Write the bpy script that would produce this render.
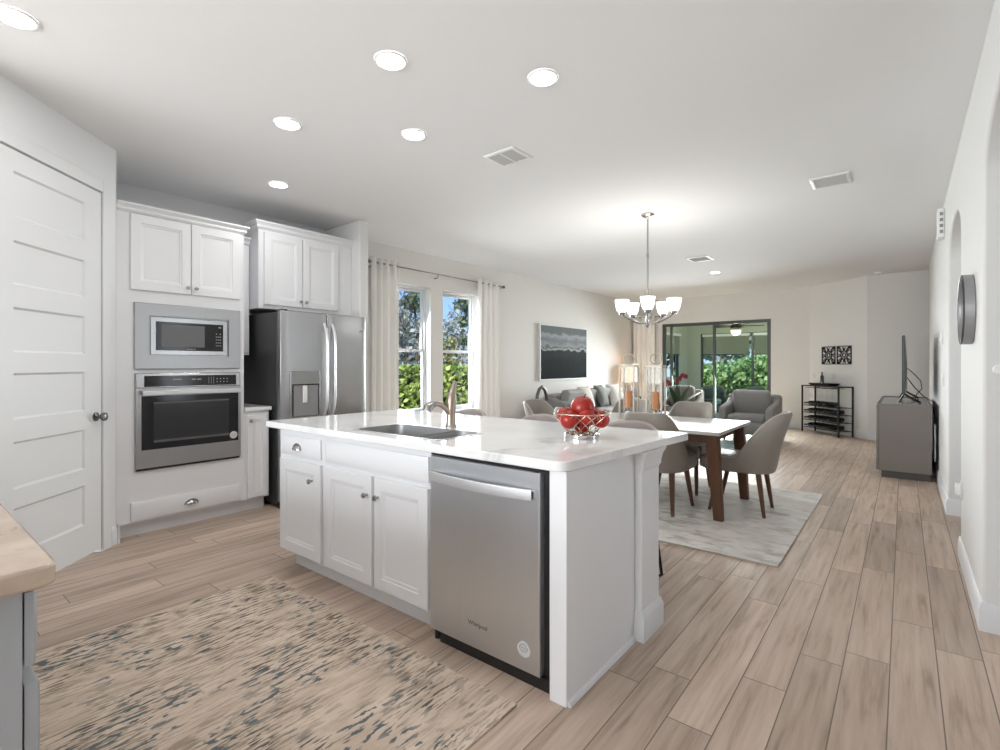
import bpy, bmesh, math, random
from mathutils import Matrix, Vector, Quaternion
PI = math.pi
R = math.radians
scene = bpy.context.scene
for o in list(bpy.data.objects):
    bpy.data.objects.remove(o)
C = scene.collection

# ------------------------------------------------------------------ camera, sky, sun, daylight, exposure
cd = bpy.data.cameras.new('camera')
cam = bpy.data.objects.new('camera', cd)
C.objects.link(cam)
cam.location = (0, 0, 1.271)
cam.rotation_euler = (R(90), 0, R(38.66))
cd.sensor_width = 36
cd.lens = 36 * 505 / 1000
cd.shift_y = -0.01
cd.clip_start = 0.05
scene.camera = cam
vs = scene.view_settings
scene.display_settings.display_device = 'sRGB'
vs.view_transform = 'Standard'
vs.look = 'None'
vs.gamma = 1
vs.use_curve_mapping = False
vs.exposure = 0.78
scene.cycles.max_bounces = 10
scene.cycles.diffuse_bounces = 6
scene.cycles.transparent_max_bounces = 16
scene.cycles.sample_clamp_indirect = 6

world = bpy.data.worlds.new('sky')
scene.world = world
world.use_nodes = True
wn, wl = world.node_tree.nodes, world.node_tree.links
wbg = wn['Background']
wtc = wn.new('ShaderNodeTexCoord')
wsep = wn.new('ShaderNodeSeparateXYZ')
wramp = wn.new('ShaderNodeValToRGB')
wl.new(wtc.outputs['Generated'], wsep.inputs[0])
wl.new(wsep.outputs['Z'], wramp.inputs[0])
wl.new(wramp.outputs[0], wbg.inputs[0])
wramp.color_ramp.elements[0].position = 0.0
wramp.color_ramp.elements[0].color = (0.56, 0.72, 0.92, 1)
wramp.color_ramp.elements[1].position = 0.30
wramp.color_ramp.elements[1].color = (0.12, 0.34, 0.82, 1)
e = wramp.color_ramp.elements.new(0.09)
e.color = (0.36, 0.58, 0.92, 1)
wbg.inputs[1].default_value = 0.8

def lamp(name, kind, loc, energy, color=(1, 1, 1), rot=(0, 0, 0), parent=None, **kw):
    d = bpy.data.lights.new(name, kind)
    d.energy = energy
    d.color = color
    for k, v in kw.items():
        setattr(d, k, v)
    o = bpy.data.objects.new(name, d)
    C.objects.link(o)
    o.location = loc
    o.rotation_euler = rot
    if parent:
        o.parent = parent
    return o

sun = lamp('sun', 'SUN', (0, 0, 20), 4.6, (1, 0.95, 0.86), angle=R(1))
sun.rotation_euler = Vector((-0.50, 0.42, -0.76)).to_track_quat('-Z', 'Y').to_euler()
YF = 11.6
# daylight in the seen windows and sliding door; hall and rear lamps are added fill
def daylight(name, loc, direction, sx, sy, energy, color=(0.95, 0.98, 1)):
    q = Vector(direction).to_track_quat('-Z', 'Y')
    return lamp(name, 'AREA', loc, energy, color, q.to_euler(), shape='RECTANGLE', size=sx, size_y=sy, spread=R(130))
daylight('daylight_kitchen_window', (-5.42, 4.5, 1.48), (1, 0, -0.45), 0.72, 1.7, 30)
daylight('daylight_second_window', (-5.42, 5.5, 1.48), (1, 0, -0.45), 0.72, 1.7, 30)
daylight('daylight_sliding_door', (-3.28, YF + 0.01, 1.12), (0, -1, -0.45), 2.1, 2.0, 118)
daylight('hall_fill_lamp', (1.83, 3.95, 1.5), (-1, 0, 0), 1.3, 2.0, 11)  # fill added beyond the arches to brighten the island side
daylight('rear_fill_lamp', (-1.4, -3.6, 1.55), (0, 1, 0), 1.2, 1.7, 44)  # added fill behind the camera, in a made-up opening
daylight('rear_fill_lamp_wide', (-3.2, -3.6, 1.2), (0, 1, 0), 2.0, 2.2, 64)  # wide added fill behind the camera, in a made-up opening
CAN_W, CHANDELIER_W = 2.5, 2.0

# ------------------------------------------------------------------ materials
def mat(name, color=(0.8, 0.8, 0.8), rough=0.5, metal=0.0, var=0.03, vscale=6.0, bump=0.0, bscale=200.0,
        emit=None, estr=0.0, coat=0.0, stretch=None, spec=0.5, sheen=0.0, aniso=0.0):
    m = bpy.data.materials.new(name)
    m.use_nodes = True
    n, l = m.node_tree.nodes, m.node_tree.links
    b = n['Principled BSDF']
    b.inputs['Roughness'].default_value = rough
    b.inputs['Metallic'].default_value = metal
    b.inputs['Specular IOR Level'].default_value = spec
    b.inputs['Coat Weight'].default_value = coat
    b.inputs['Sheen Weight'].default_value = sheen
    b.inputs['Anisotropic'].default_value = aniso
    tc = n.new('ShaderNodeTexCoord')
    mp = n.new('ShaderNodeMapping')
    l.new(tc.outputs['Object'], mp.inputs[0])
    if stretch:
        mp.inputs['Scale'].default_value = stretch
    t = n.new('ShaderNodeTexNoise')
    t.inputs['Scale'].default_value = vscale
    t.inputs['Detail'].default_value = 4
    l.new(mp.outputs[0], t.inputs[0])
    mx = n.new('ShaderNodeMix')
    mx.data_type = 'RGBA'
    c = Vector(color)
    mx.inputs[6].default_value = (*(c * (1 - var)), 1)
    mx.inputs[7].default_value = (*[min(1, x) for x in c * (1 + var)], 1)
    l.new(t.outputs['Fac'], mx.inputs[0])
    l.new(mx.outputs[2], b.inputs['Base Color'])
    if bump:
        t2 = n.new('ShaderNodeTexNoise')
        t2.inputs['Scale'].default_value = bscale
        l.new(mp.outputs[0], t2.inputs[0])
        bp = n.new('ShaderNodeBump')
        bp.inputs['Strength'].default_value = bump
        bp.inputs['Distance'].default_value = 0.01
        l.new(t2.outputs['Fac'], bp.inputs['Height'])
        l.new(bp.outputs[0], b.inputs['Normal'])
    if emit:
        b.inputs['Emission Color'].default_value = (*emit, 1)
        b.inputs['Emission Strength'].default_value = estr
    return m

def ramp_mat(name, scale_xyz, nscale, stops, rough=0.9, detail=8, distortion=0.0, bump=0.0, axis=None, nrough=0.5):
    """noise -> colour ramp in object coordinates"""
    m = bpy.data.materials.new(name)
    m.use_nodes = True
    n, l = m.node_tree.nodes, m.node_tree.links
    b = n['Principled BSDF']
    b.inputs['Roughness'].default_value = rough
    tc = n.new('ShaderNodeTexCoord')
    mp = n.new('ShaderNodeMapping')
    mp.inputs['Scale'].default_value = scale_xyz
    l.new(tc.outputs['Object'], mp.inputs[0])
    t = n.new('ShaderNodeTexNoise')
    t.inputs['Scale'].default_value = nscale
    t.inputs['Detail'].default_value = detail
    t.inputs['Roughness'].default_value = nrough
    t.inputs['Distortion'].default_value = distortion
    l.new(mp.outputs[0], t.inputs[0])
    r = n.new('ShaderNodeValToRGB')
    l.new(t.outputs['Fac'], r.inputs[0])
    els = r.color_ramp.elements
    while len(els) < len(stops):
        els.new(0.5)
    for el, (p, c) in zip(els, stops):
        el.position = p
        el.color = (*c, 1)
    l.new(r.outputs[0], b.inputs['Base Color'])
    if bump:
        bp = n.new('ShaderNodeBump')
        bp.inputs['Strength'].default_value = bump
        bp.inputs['Distance'].default_value = 0.004
        l.new(t.outputs['Fac'], bp.inputs['Height'])
        l.new(bp.outputs[0], b.inputs['Normal'])
    m['ramp'] = r.name
    return m

WALL = mat('wall_paint', (0.69, 0.687, 0.675), 0.75, var=0.008, bump=0.04, bscale=120)
WALLK = mat('wall_paint_grey', (0.69, 0.695, 0.705), 0.75, var=0.008, bump=0.04, bscale=120)
WALLT = mat('wall_paint_greige', (0.70, 0.684, 0.655), 0.75, var=0.008, bump=0.04, bscale=120)
CEIL = mat('ceiling_paint', (0.77, 0.772, 0.777), 0.85, var=0.008, bump=0.05, bscale=90)
TRIM = mat('trim_paint', (0.67, 0.675, 0.685), 0.4, var=0.008)
CAB = mat('cabinet_paint', (0.735, 0.742, 0.76), 0.38, var=0.006)
CABG = mat('cabinet_paint_grey', (0.33, 0.345, 0.36), 0.4, var=0.01)
STEEL = mat('brushed_steel', (0.45, 0.45, 0.455), 0.33, 0.95, var=0.04, vscale=3, stretch=(60, 60, 1), aniso=0.5)
DWSTEEL = mat('dishwasher_steel', (0.68, 0.70, 0.73), 0.38, 0.95, var=0.04, vscale=3, stretch=(60, 60, 1), aniso=0.6)
STEELV = mat('brushed_steel_bright', (0.46, 0.46, 0.465), 0.24, 0.95, var=0.04, vscale=3, stretch=(60, 60, 1), aniso=0.5)
SINKM = mat('sink_steel', (0.36, 0.36, 0.365), 0.42, 0.6, var=0.05, vscale=9)
DARKSTEEL = mat('fridge_side_charcoal', (0.055, 0.056, 0.058), 0.42, 0.2, var=0.05)
NICKEL = mat('nickel', (0.42, 0.41, 0.40), 0.25, 1.0, var=0.05)
PEWTER = mat('pewter', (0.20, 0.20, 0.205), 0.3, 1.0, var=0.05)
BRONZE = mat('faucet_bronze', (0.36, 0.30, 0.25), 0.3, 0.9, var=0.08, vscale=20)
BRIGHTST = mat('satin_steel', (0.66, 0.66, 0.67), 0.42, 0.85, var=0.02)
CHROME = mat('chrome', (0.72, 0.72, 0.72), 0.12, 1.0, var=0.02)
BLACK = mat('black_plastic', (0.012, 0.012, 0.013), 0.3, var=0.1)
BLACKGL = mat('black_glass', (0.014, 0.014, 0.015), 0.12, var=0.05, spec=0.35)
OVENIN = mat('oven_window_glass', (0.035, 0.035, 0.036), 0.2, var=0.1, spec=0.3)
MWGL = mat('microwave_window_glass', (0.13, 0.13, 0.132), 0.3, var=0.06, spec=0.4)
GREYPL = mat('grey_plastic', (0.25, 0.25, 0.255), 0.4, var=0.05)
GREYDK = mat('oven_window_rim', (0.09, 0.09, 0.092), 0.4)
MARKS = mat('panel_print_grey', (0.40, 0.40, 0.40), 0.5)
WHITEPL = mat('white_plastic', (0.78, 0.78, 0.77), 0.4, var=0.01)
STICK = mat('sticker_silver', (0.66, 0.66, 0.67), 0.45, 0.2, var=0.05)
INK = mat('ink_dark', (0.05, 0.05, 0.055), 0.5)
LOGOM = mat('logo_grey', (0.10, 0.10, 0.105), 0.5)
DARKMETAL = mat('black_metal', (0.022, 0.022, 0.024), 0.4, 0.6, var=0.1)
BRZFRAME = mat('door_frame_bronze', (0.085, 0.095, 0.085), 0.45, 0.3, var=0.1)
GREYFAB = mat('grey_upholstery', (0.27, 0.26, 0.25), 0.9, var=0.06, vscale=60, bump=0.2, bscale=500, sheen=0.2)
GREYFAB2 = mat('grey_sofa_fabric', (0.30, 0.295, 0.285), 0.9, var=0.06, vscale=60, bump=0.2, bscale=500, sheen=0.2)
OLIVEF = mat('olive_grey_upholstery', (0.20, 0.195, 0.165), 0.9, var=0.06, vscale=60, bump=0.2, bscale=500)
TAUPE = mat('taupe_leatherette', (0.265, 0.235, 0.205), 0.5, var=0.04, vscale=12, bump=0.05, bscale=300)
TAUPEL = mat('taupe_piping', (0.45, 0.42, 0.385), 0.5, var=0.03)
STOOLM = mat('stool_leatherette', (0.30, 0.26, 0.25), 0.5, var=0.04, vscale=12)
WALNUT = mat('walnut', (0.115, 0.052, 0.027), 0.38, var=0.35, vscale=5, stretch=(6, 6, 1))
TABLETOP = mat('table_marble', (0.52, 0.505, 0.485), 0.34, var=0.08, vscale=5)
TVWOOD = mat('taupe_laminate', (0.155, 0.135, 0.12), 0.45, var=0.06, vscale=4, stretch=(1, 8, 1))
CURT = mat('curtain_fabric', (0.86, 0.85, 0.82), 0.9, var=0.015, vscale=50, sheen=0.2)
GLOW = mat('lamp_lens', (1, 1, 1), 0.5, emit=(1, 0.98, 0.95), estr=9)
SHADEGL = mat('opal_glass_shade', (0.9, 0.9, 0.9), 0.3, emit=(1, 0.985, 0.96), estr=1.25)
LAMPSH = mat('peach_lamp_shade', (0.85, 0.62, 0.42), 0.8, emit=(1, 0.62, 0.36), estr=0.28)
CANDLE = mat('candle_wax', (0.60, 0.26, 0.10), 0.5, var=0.06)
LANT = mat('lantern_metal', (0.52, 0.475, 0.41), 0.45, 0.25, var=0.05)
APPLE = mat('apple_skin', (0.30, 0.017, 0.010), 0.3, var=0.7, vscale=14, coat=0.12, spec=0.35)
APPLESTEM = mat('apple_stem', (0.09, 0.05, 0.02), 0.7)
WIRE = mat('bowl_wire', (0.62, 0.52, 0.42), 0.25, 1.0, var=0.05)
PILLOWW = mat('cream_pillow', (0.62, 0.60, 0.56), 0.9, var=0.04, vscale=40)
PILLOWG = mat('dark_grey_pillow', (0.16, 0.165, 0.155), 0.9, var=0.08, vscale=40)
PILLOWP = ramp_mat('printed_pillow', (1, 1, 1), 5.5, [(0.0, (0.62, 0.60, 0.56)), (0.60, (0.62, 0.60, 0.56)), (0.64, (0.22, 0.21, 0.20)), (1, (0.16, 0.16, 0.15))], 0.9, 2)
LEAF = mat('orchid_leaf', (0.03, 0.055, 0.025), 0.4, var=0.3)
PETAL = mat('orchid_petal', (0.26, 0.05, 0.065), 0.6, var=0.3)
CERAMIC = mat('ceramic_pot', (0.35, 0.34, 0.32), 0.4)
BOTTLE = mat('bottle_glass', (0.01, 0.014, 0.012), 0.08, var=0.05)
BARK = mat('bark', (0.10, 0.075, 0.055), 0.9, var=0.3, vscale=20)
LAWN = mat('lawn_green', (0.13, 0.15, 0.09), 0.95, var=0.35, vscale=8)
SHADEF = mat('roller_shade_fabric', (0.36, 0.35, 0.28), 0.9, var=0.03)
_n, _l = SHADEF.node_tree.nodes, SHADEF.node_tree.links
_t = _n.new('ShaderNodeBsdfTranslucent')
_t.inputs[0].default_value = (0.70, 0.68, 0.52, 1)
_m = _n.new('ShaderNodeMixShader')
_m.inputs[0].default_value = 0.5
_l.new(_n['Principled BSDF'].outputs[0], _m.inputs[1])
_l.new(_t.outputs[0], _m.inputs[2])
_l.new(_m.outputs[0], _n['Material Output'].inputs[0])
LANAIW = mat('lanai_stucco', (0.52, 0.52, 0.45), 0.85, var=0.03)
LANAIC = mat('lanai_ceiling', (0.62, 0.66, 0.56), 0.8)
CONC = mat('lanai_concrete', (0.42, 0.41, 0.39), 0.8, var=0.05)
TEAL = mat('teal_wicker', (0.035, 0.065, 0.075), 0.6, var=0.3, vscale=60)
TEALC = mat('pale_teal_cushion', (0.25, 0.42, 0.42), 0.9, var=0.1)
MIRRORM = mat('mirror_glass', (0.42, 0.43, 0.44), 0.08, 0.9, var=0.01)
MIRRIM = mat('mirror_rim_dark', (0.06, 0.06, 0.062), 0.35, 0.6)
MIRSIDE = mat('mirror_edge_grey', (0.30, 0.30, 0.305), 0.4, 0.5)
FANM = mat('fan_bronze', (0.06, 0.055, 0.045), 0.4, 0.5)
GOOSE = mat('gunmetal', (0.16, 0.16, 0.165), 0.3, 0.9)

def leaf_mat(name, c1, c2, c3):
    m = bpy.data.materials.new(name)
    m.use_nodes = True
    n, l = m.node_tree.nodes, m.node_tree.links
    b = n['Principled BSDF']
    b.inputs['Roughness'].default_value = 0.5
    g = n.new('ShaderNodeNewGeometry')
    r = n.new('ShaderNodeValToRGB')
    l.new(g.outputs['Random Per Island'], r.inputs[0])
    r.color_ramp.elements[0].color = (*c1, 1)
    r.color_ramp.elements[1].color = (*c3, 1)
    r.color_ramp.elements.new(0.5).color = (*c2, 1)
    l.new(r.outputs[0], b.inputs['Base Color'])
    tr = n.new('ShaderNodeBsdfTranslucent')
    l.new(r.outputs[0], tr.inputs[0])
    mx = n.new('ShaderNodeMixShader')
    mx.inputs[0].default_value = 0.35
    l.new(b.outputs[0], mx.inputs[1])
    l.new(tr.outputs[0], mx.inputs[2])
    l.new(mx.outputs[0], n['Material Output'].inputs[0])
    return m
HEDGE = leaf_mat('hedge_leaves', (0.06, 0.11, 0.02), (0.30, 0.42, 0.08), (0.66, 0.72, 0.28))
BUSHL = leaf_mat('bush_leaves', (0.13, 0.21, 0.07), (0.32, 0.47, 0.18), (0.60, 0.74, 0.40))
OLIVEL = leaf_mat('olive_leaves', (0.10, 0.11, 0.03), (0.25, 0.25, 0.08), (0.42, 0.40, 0.16))
TREEL = leaf_mat('tree_leaves', (0.03, 0.07, 0.03), (0.09, 0.15, 0.07), (0.22, 0.28, 0.14))
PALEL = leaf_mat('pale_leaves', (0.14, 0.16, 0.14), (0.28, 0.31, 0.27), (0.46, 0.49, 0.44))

def glass_mat(name, tint, refl=0.5):
    m = bpy.data.materials.new(name)
    m.use_nodes = True
    n, l = m.node_tree.nodes, m.node_tree.links
    n.remove(n['Principled BSDF'])
    t = n.new('ShaderNodeBsdfTransparent')
    t.inputs[0].default_value = (*tint, 1)
    g = n.new('ShaderNodeBsdfGlossy')
    g.inputs['Roughness'].default_value = 0.02
    f = n.new('ShaderNodeFresnel')
    f.inputs[0].default_value = 1.45
    mu = n.new('ShaderNodeMath')
    mu.operation = 'MULTIPLY'
    mu.inputs[1].default_value = refl
    l.new(f.outputs[0], mu.inputs[0])
    ge = n.new('ShaderNodeNewGeometry')
    m2 = n.new('ShaderNodeMath')          # the inner side of a pane does not mirror
    m2.operation = 'SUBTRACT'
    m2.use_clamp = True
    l.new(mu.outputs[0], m2.inputs[0])
    l.new(ge.outputs['Backfacing'], m2.inputs[1])
    mx = n.new('ShaderNodeMixShader')
    l.new(m2.outputs[0], mx.inputs[0])
    l.new(t.outputs[0], mx.inputs[1])
    l.new(g.outputs[0], mx.inputs[2])
    l.new(mx.outputs[0], n['Material Output'].inputs[0])
    return m
GLASS = glass_mat('window_glass', (0.97, 0.98, 0.98))
GLASSG = glass_mat('green_door_glass', (0.86, 0.93, 0.885), 0.5)
GLASSC = glass_mat('clear_glass', (0.96, 0.96, 0.96), 0.5)

# --- wood-look plank floor
def floor_mat():
    m = bpy.data.materials.new('wood_plank_tile')
    m.use_nodes = True
    n, l = m.node_tree.nodes, m.node_tree.links
    b = n['Principled BSDF']
    def math_(op, a, bb=None, c=None):
        x = n.new('ShaderNodeMath')
        x.operation = op
        for i, v in enumerate((a, bb, c)):
            if v is None:
                continue
            if isinstance(v, (int, float)):
                x.inputs[i].default_value = v
            else:
                l.new(v, x.inputs[i])
        return x.outputs[0]
    tc = n.new('ShaderNodeTexCoord')
    s = n.new('ShaderNodeSeparateXYZ')
    l.new(tc.outputs['Object'], s.inputs[0])
    W, L = 0.156, 1.2
    rx = math_('DIVIDE', math_('ADD', s.outputs[0], 10.03), W)
    row = math_('FLOOR', rx)
    wn_ = n.new('ShaderNodeTexWhiteNoise')
    wn_.noise_dimensions = '1D'
    l.new(row, wn_.inputs['W'])
    ry = math_('ADD', math_('DIVIDE', s.outputs[1], L), math_('MULTIPLY', wn_.outputs[0], 7.3))
    col = math_('FLOOR', ry)
    fx = math_('FRACT', rx)
    fy = math_('FRACT', ry)
    ex = math_('MINIMUM', fx, math_('SUBTRACT', 1, fx))
    ey = math_('MINIMUM', fy, math_('SUBTRACT', 1, fy))
    gx = math_('LESS_THAN', ex, 0.0022 / W)
    gy = math_('LESS_THAN', ey, 0.0022 / L)
    grout = math_('MAXIMUM', gx, gy)
    cmb = n.new('ShaderNodeCombineXYZ')
    l.new(row, cmb.inputs[0])
    l.new(col, cmb.inputs[1])
    w2 = n.new('ShaderNodeTexWhiteNoise')
    w2.noise_dimensions = '2D'
    l.new(cmb.outputs[0], w2.inputs['Vector'])
    # grain: stretched noise, shifted for every plank
    v = n.new('ShaderNodeCombineXYZ')
    l.new(math_('MULTIPLY', s.outputs[0], 20), v.inputs[0])
    l.new(math_('ADD', math_('MULTIPLY', s.outputs[1], 1.3), math_('MULTIPLY', w2.outputs[0], 40)), v.inputs[1])
    l.new(math_('MULTIPLY', row, 3.7), v.inputs[2])
    t = n.new('ShaderNodeTexNoise')
    t.inputs['Scale'].default_value = 1.4
    t.inputs['Detail'].default_value = 7
    t.inputs['Roughness'].default_value = 0.6
    t.inputs['Distortion'].default_value = 0.35
    l.new(v.outputs[0], t.inputs[0])
    r = n.new('ShaderNodeValToRGB')
    l.new(t.outputs['Fac'], r.inputs[0])
    els = r.color_ramp.elements
    els[0].position, els[0].color = 0.24, (0.265, 0.188, 0.142, 1)
    els[1].position, els[1].color = 0.74, (0.56, 0.45, 0.37, 1)
    els.new(0.47).color = (0.452, 0.348, 0.275, 1)
    hsv = n.new('ShaderNodeHueSaturation')
    l.new(r.outputs[0], hsv.inputs['Color'])
    l.new(math_('ADD', 0.84, math_('MULTIPLY', w2.outputs[0], 0.30)), hsv.inputs['Value'])
    mx = n.new('ShaderNodeMix')
    mx.data_type = 'RGBA'
    l.new(grout, mx.inputs[0])
    l.new(hsv.outputs[0], mx.inputs[6])
    mx.inputs[7].default_value = (0.16, 0.125, 0.10, 1)
    l.new(mx.outputs[2], b.inputs['Base Color'])
    b.inputs['Roughness'].default_value = 0.44
    b.inputs['Specular IOR Level'].default_value = 0.35
    bp = n.new('ShaderNodeBump')
    bp.inputs['Strength'].default_value = 0.25
    bp.inputs['Distance'].default_value = 0.003
    l.new(math_('ADD', math_('MULTIPLY', t.outputs['Fac'], 0.3), math_('MULTIPLY', grout, -1)), bp.inputs['Height'])
    l.new(bp.outputs[0], b.inputs['Normal'])
    return m
FLOOR = floor_mat()

def mix_layers(name, base, layers, rough=0.95, bump=0.3):
    """base ramp noise with masked noise layers: (scale_xyz, nscale, detail, threshold, softness, colour, mask or None, distortion)"""
    m = bpy.data.materials.new(name)
    m.use_nodes = True
    n, l = m.node_tree.nodes, m.node_tree.links
    b = n['Principled BSDF']
    b.inputs['Roughness'].default_value = rough
    tc = n.new('ShaderNodeTexCoord')
    def noise(sc, ns, det, dist, off=(0, 0, 0)):
        mp = n.new('ShaderNodeMapping')
        mp.inputs['Scale'].default_value = sc
        mp.inputs['Location'].default_value = off
        l.new(tc.outputs['Object'], mp.inputs[0])
        t = n.new('ShaderNodeTexNoise')
        t.inputs['Scale'].default_value = ns
        t.inputs['Detail'].default_value = det
        t.inputs['Distortion'].default_value = dist
        l.new(mp.outputs[0], t.inputs[0])
        return t.outputs['Fac']
    def rng(x, a, bb):
        k = n.new('ShaderNodeMapRange')
        k.inputs[1].default_value = a
        k.inputs[2].default_value = bb
        l.new(x, k.inputs[0])
        return k.outputs[0]
    sc, ns, det, c1, c2 = base
    f0 = noise(sc, ns, det, 0.3)
    mx = n.new('ShaderNodeMix')
    mx.data_type = 'RGBA'
    l.new(rng(f0, 0.35, 0.65), mx.inputs[0])
    mx.inputs[6].default_value = (*c1, 1)
    mx.inputs[7].default_value = (*c2, 1)
    cur = mx.outputs[2]
    for i, (sc, ns, det, th, soft, col, mask, dist) in enumerate(layers):
        f = rng(noise(sc, ns, det, dist, (i * 3.1, i * 1.7, 0)), th - soft, th + soft)
        if mask:
            msc, mns, mth, ms = mask
            g = rng(noise(msc, mns, 2, 0, (i * 5.3 + 2, 7.7, 0)), mth - ms, mth + ms)
            mu = n.new('ShaderNodeMath')
            mu.operation = 'MULTIPLY'
            l.new(f, mu.inputs[0])
            l.new(g, mu.inputs[1])
            f = mu.outputs[0]
        k = n.new('ShaderNodeMix')
        k.data_type = 'RGBA'
        l.new(f, k.inputs[0])
        l.new(cur, k.inputs[6])
        k.inputs[7].default_value = (*col, 1)
        cur = k.outputs[2]
    l.new(cur, b.inputs['Base Color'])
    bp = n.new('ShaderNodeBump')
    bp.inputs['Strength'].default_value = bump
    bp.inputs['Distance'].default_value = 0.004
    l.new(noise((1, 1, 1), 250, 2, 0), bp.inputs['Height'])
    l.new(bp.outputs[0], b.inputs['Normal'])
    return m
RUGK = mix_layers('distressed_rug', ((3, 0.8, 1), 6, 8, (0.49, 0.385, 0.30), (0.62, 0.51, 0.415)), [
    ((21, 2.6, 1), 3.8, 6, 0.55, 0.03, (0.30, 0.24, 0.18), ((1, 0.7, 1), 2.4, 0.42, 0.14), 0.15),
    ((20, 2.8, 1), 4.0, 5, 0.56, 0.02, (0.10, 0.095, 0.086), ((1.3, 0.8, 1), 2.6, 0.49, 0.07), 0.15),
    ((14, 4.2, 1), 3.6, 4, 0.56, 0.02, (0.10, 0.122, 0.128), ((1.3, 0.8, 1), 3.0, 0.545, 0.05), 0.15)])
RUGD = mix_layers('cream_distressed_rug', ((1, 1.6, 1), 4, 8, (0.56, 0.53, 0.49), (0.66, 0.64, 0.60)), [
    ((1, 1.9, 1), 6.0, 12, 0.56, 0.07, (0.40, 0.345, 0.30), ((1, 1, 1), 2.0, 0.5, 0.12), 0.4),
    ((1, 1.8, 1), 7.0, 12, 0.58, 0.07, (0.36, 0.355, 0.34), ((1, 1, 1), 2.4, 0.5, 0.12), 0.4)])
RUGT = mix_layers('teal_rug', ((1, 1, 1), 5, 8, (0.10, 0.16, 0.165), (0.22, 0.30, 0.30)), [
    ((1, 1, 1), 6.0, 8, 0.56, 0.05, (0.36, 0.40, 0.39), ((1, 1, 1), 2, 0.5, 0.12), 0.4)])
QUARTZ = mix_layers('white_quartz', ((1, 1, 1), 3, 6, (0.70, 0.70, 0.697), (0.76, 0.76, 0.757)), [
    ((1, 1.4, 1), 2.2, 10, 0.60, 0.05, (0.57, 0.57, 0.565), ((1, 1, 1), 3, 0.5, 0.1), 1.6)], 0.10, 0.0)
GRANITE = mix_layers('tan_granite', ((1, 1, 1), 7, 8, (0.41, 0.32, 0.245), (0.53, 0.43, 0.34)), [
    ((1, 1, 1), 30, 8, 0.60, 0.06, (0.34, 0.25, 0.18), ((1, 1, 1), 6, 0.5, 0.1), 1.0)], 0.22, 0.02)
# painting: pale clouds, white horizon bands and a dark field below, over object height
def painting_mat():
    m = bpy.data.materials.new('seascape_paint')
    m.use_nodes = True
    n, l = m.node_tree.nodes, m.node_tree.links
    b = n['Principled BSDF']
    b.inputs['Roughness'].default_value = 0.95
    b.inputs['Specular IOR Level'].default_value = 0.08
    tc = n.new('ShaderNodeTexCoord')
    s = n.new('ShaderNodeSeparateXYZ')
    l.new(tc.outputs['Object'], s.inputs[0])
    mp = n.new('ShaderNodeMapping')
    mp.inputs['Scale'].default_value = (1, 1.2, 2.5)
    l.new(tc.outputs['Object'], mp.inputs[0])
    t = n.new('ShaderNodeTexNoise')
    t.inputs['Scale'].default_value = 3
    t.inputs['Detail'].default_value = 8
    l.new(mp.outputs[0], t.inputs[0])
    a = n.new('ShaderNodeMath')
    a.operation = 'MULTIPLY_ADD'
    a.inputs[1].default_value = 0.26
    l.new(t.outputs['Fac'], a.inputs[0])
    l.new(s.outputs[2], a.inputs[2])
    r = n.new('ShaderNodeValToRGB')
    l.new(a.outputs[0], r.inputs[0])
    els = r.color_ramp.elements
    stops = [(0.0, (0.018, 0.02, 0.021)), (0.45, (0.032, 0.037, 0.038)), (0.665, (0.05, 0.056, 0.057)), (0.685, (0.36, 0.37, 0.37)),
             (0.72, (0.30, 0.31, 0.32)), (0.735, (0.08, 0.09, 0.092)), (0.755, (0.30, 0.32, 0.33)), (0.86, (0.20, 0.22, 0.235)),
             (0.95, (0.34, 0.36, 0.375)), (1.0, (0.17, 0.185, 0.195))]
    while len(els) < len(stops):
        els.new(0.5)
    for el, (p, c) in zip(els, stops):
        el.position = p
        el.color = (*c, 1)
    l.new(r.outputs[0], b.inputs['Base Color'])
    return m
PAINTM = painting_mat()

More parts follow.
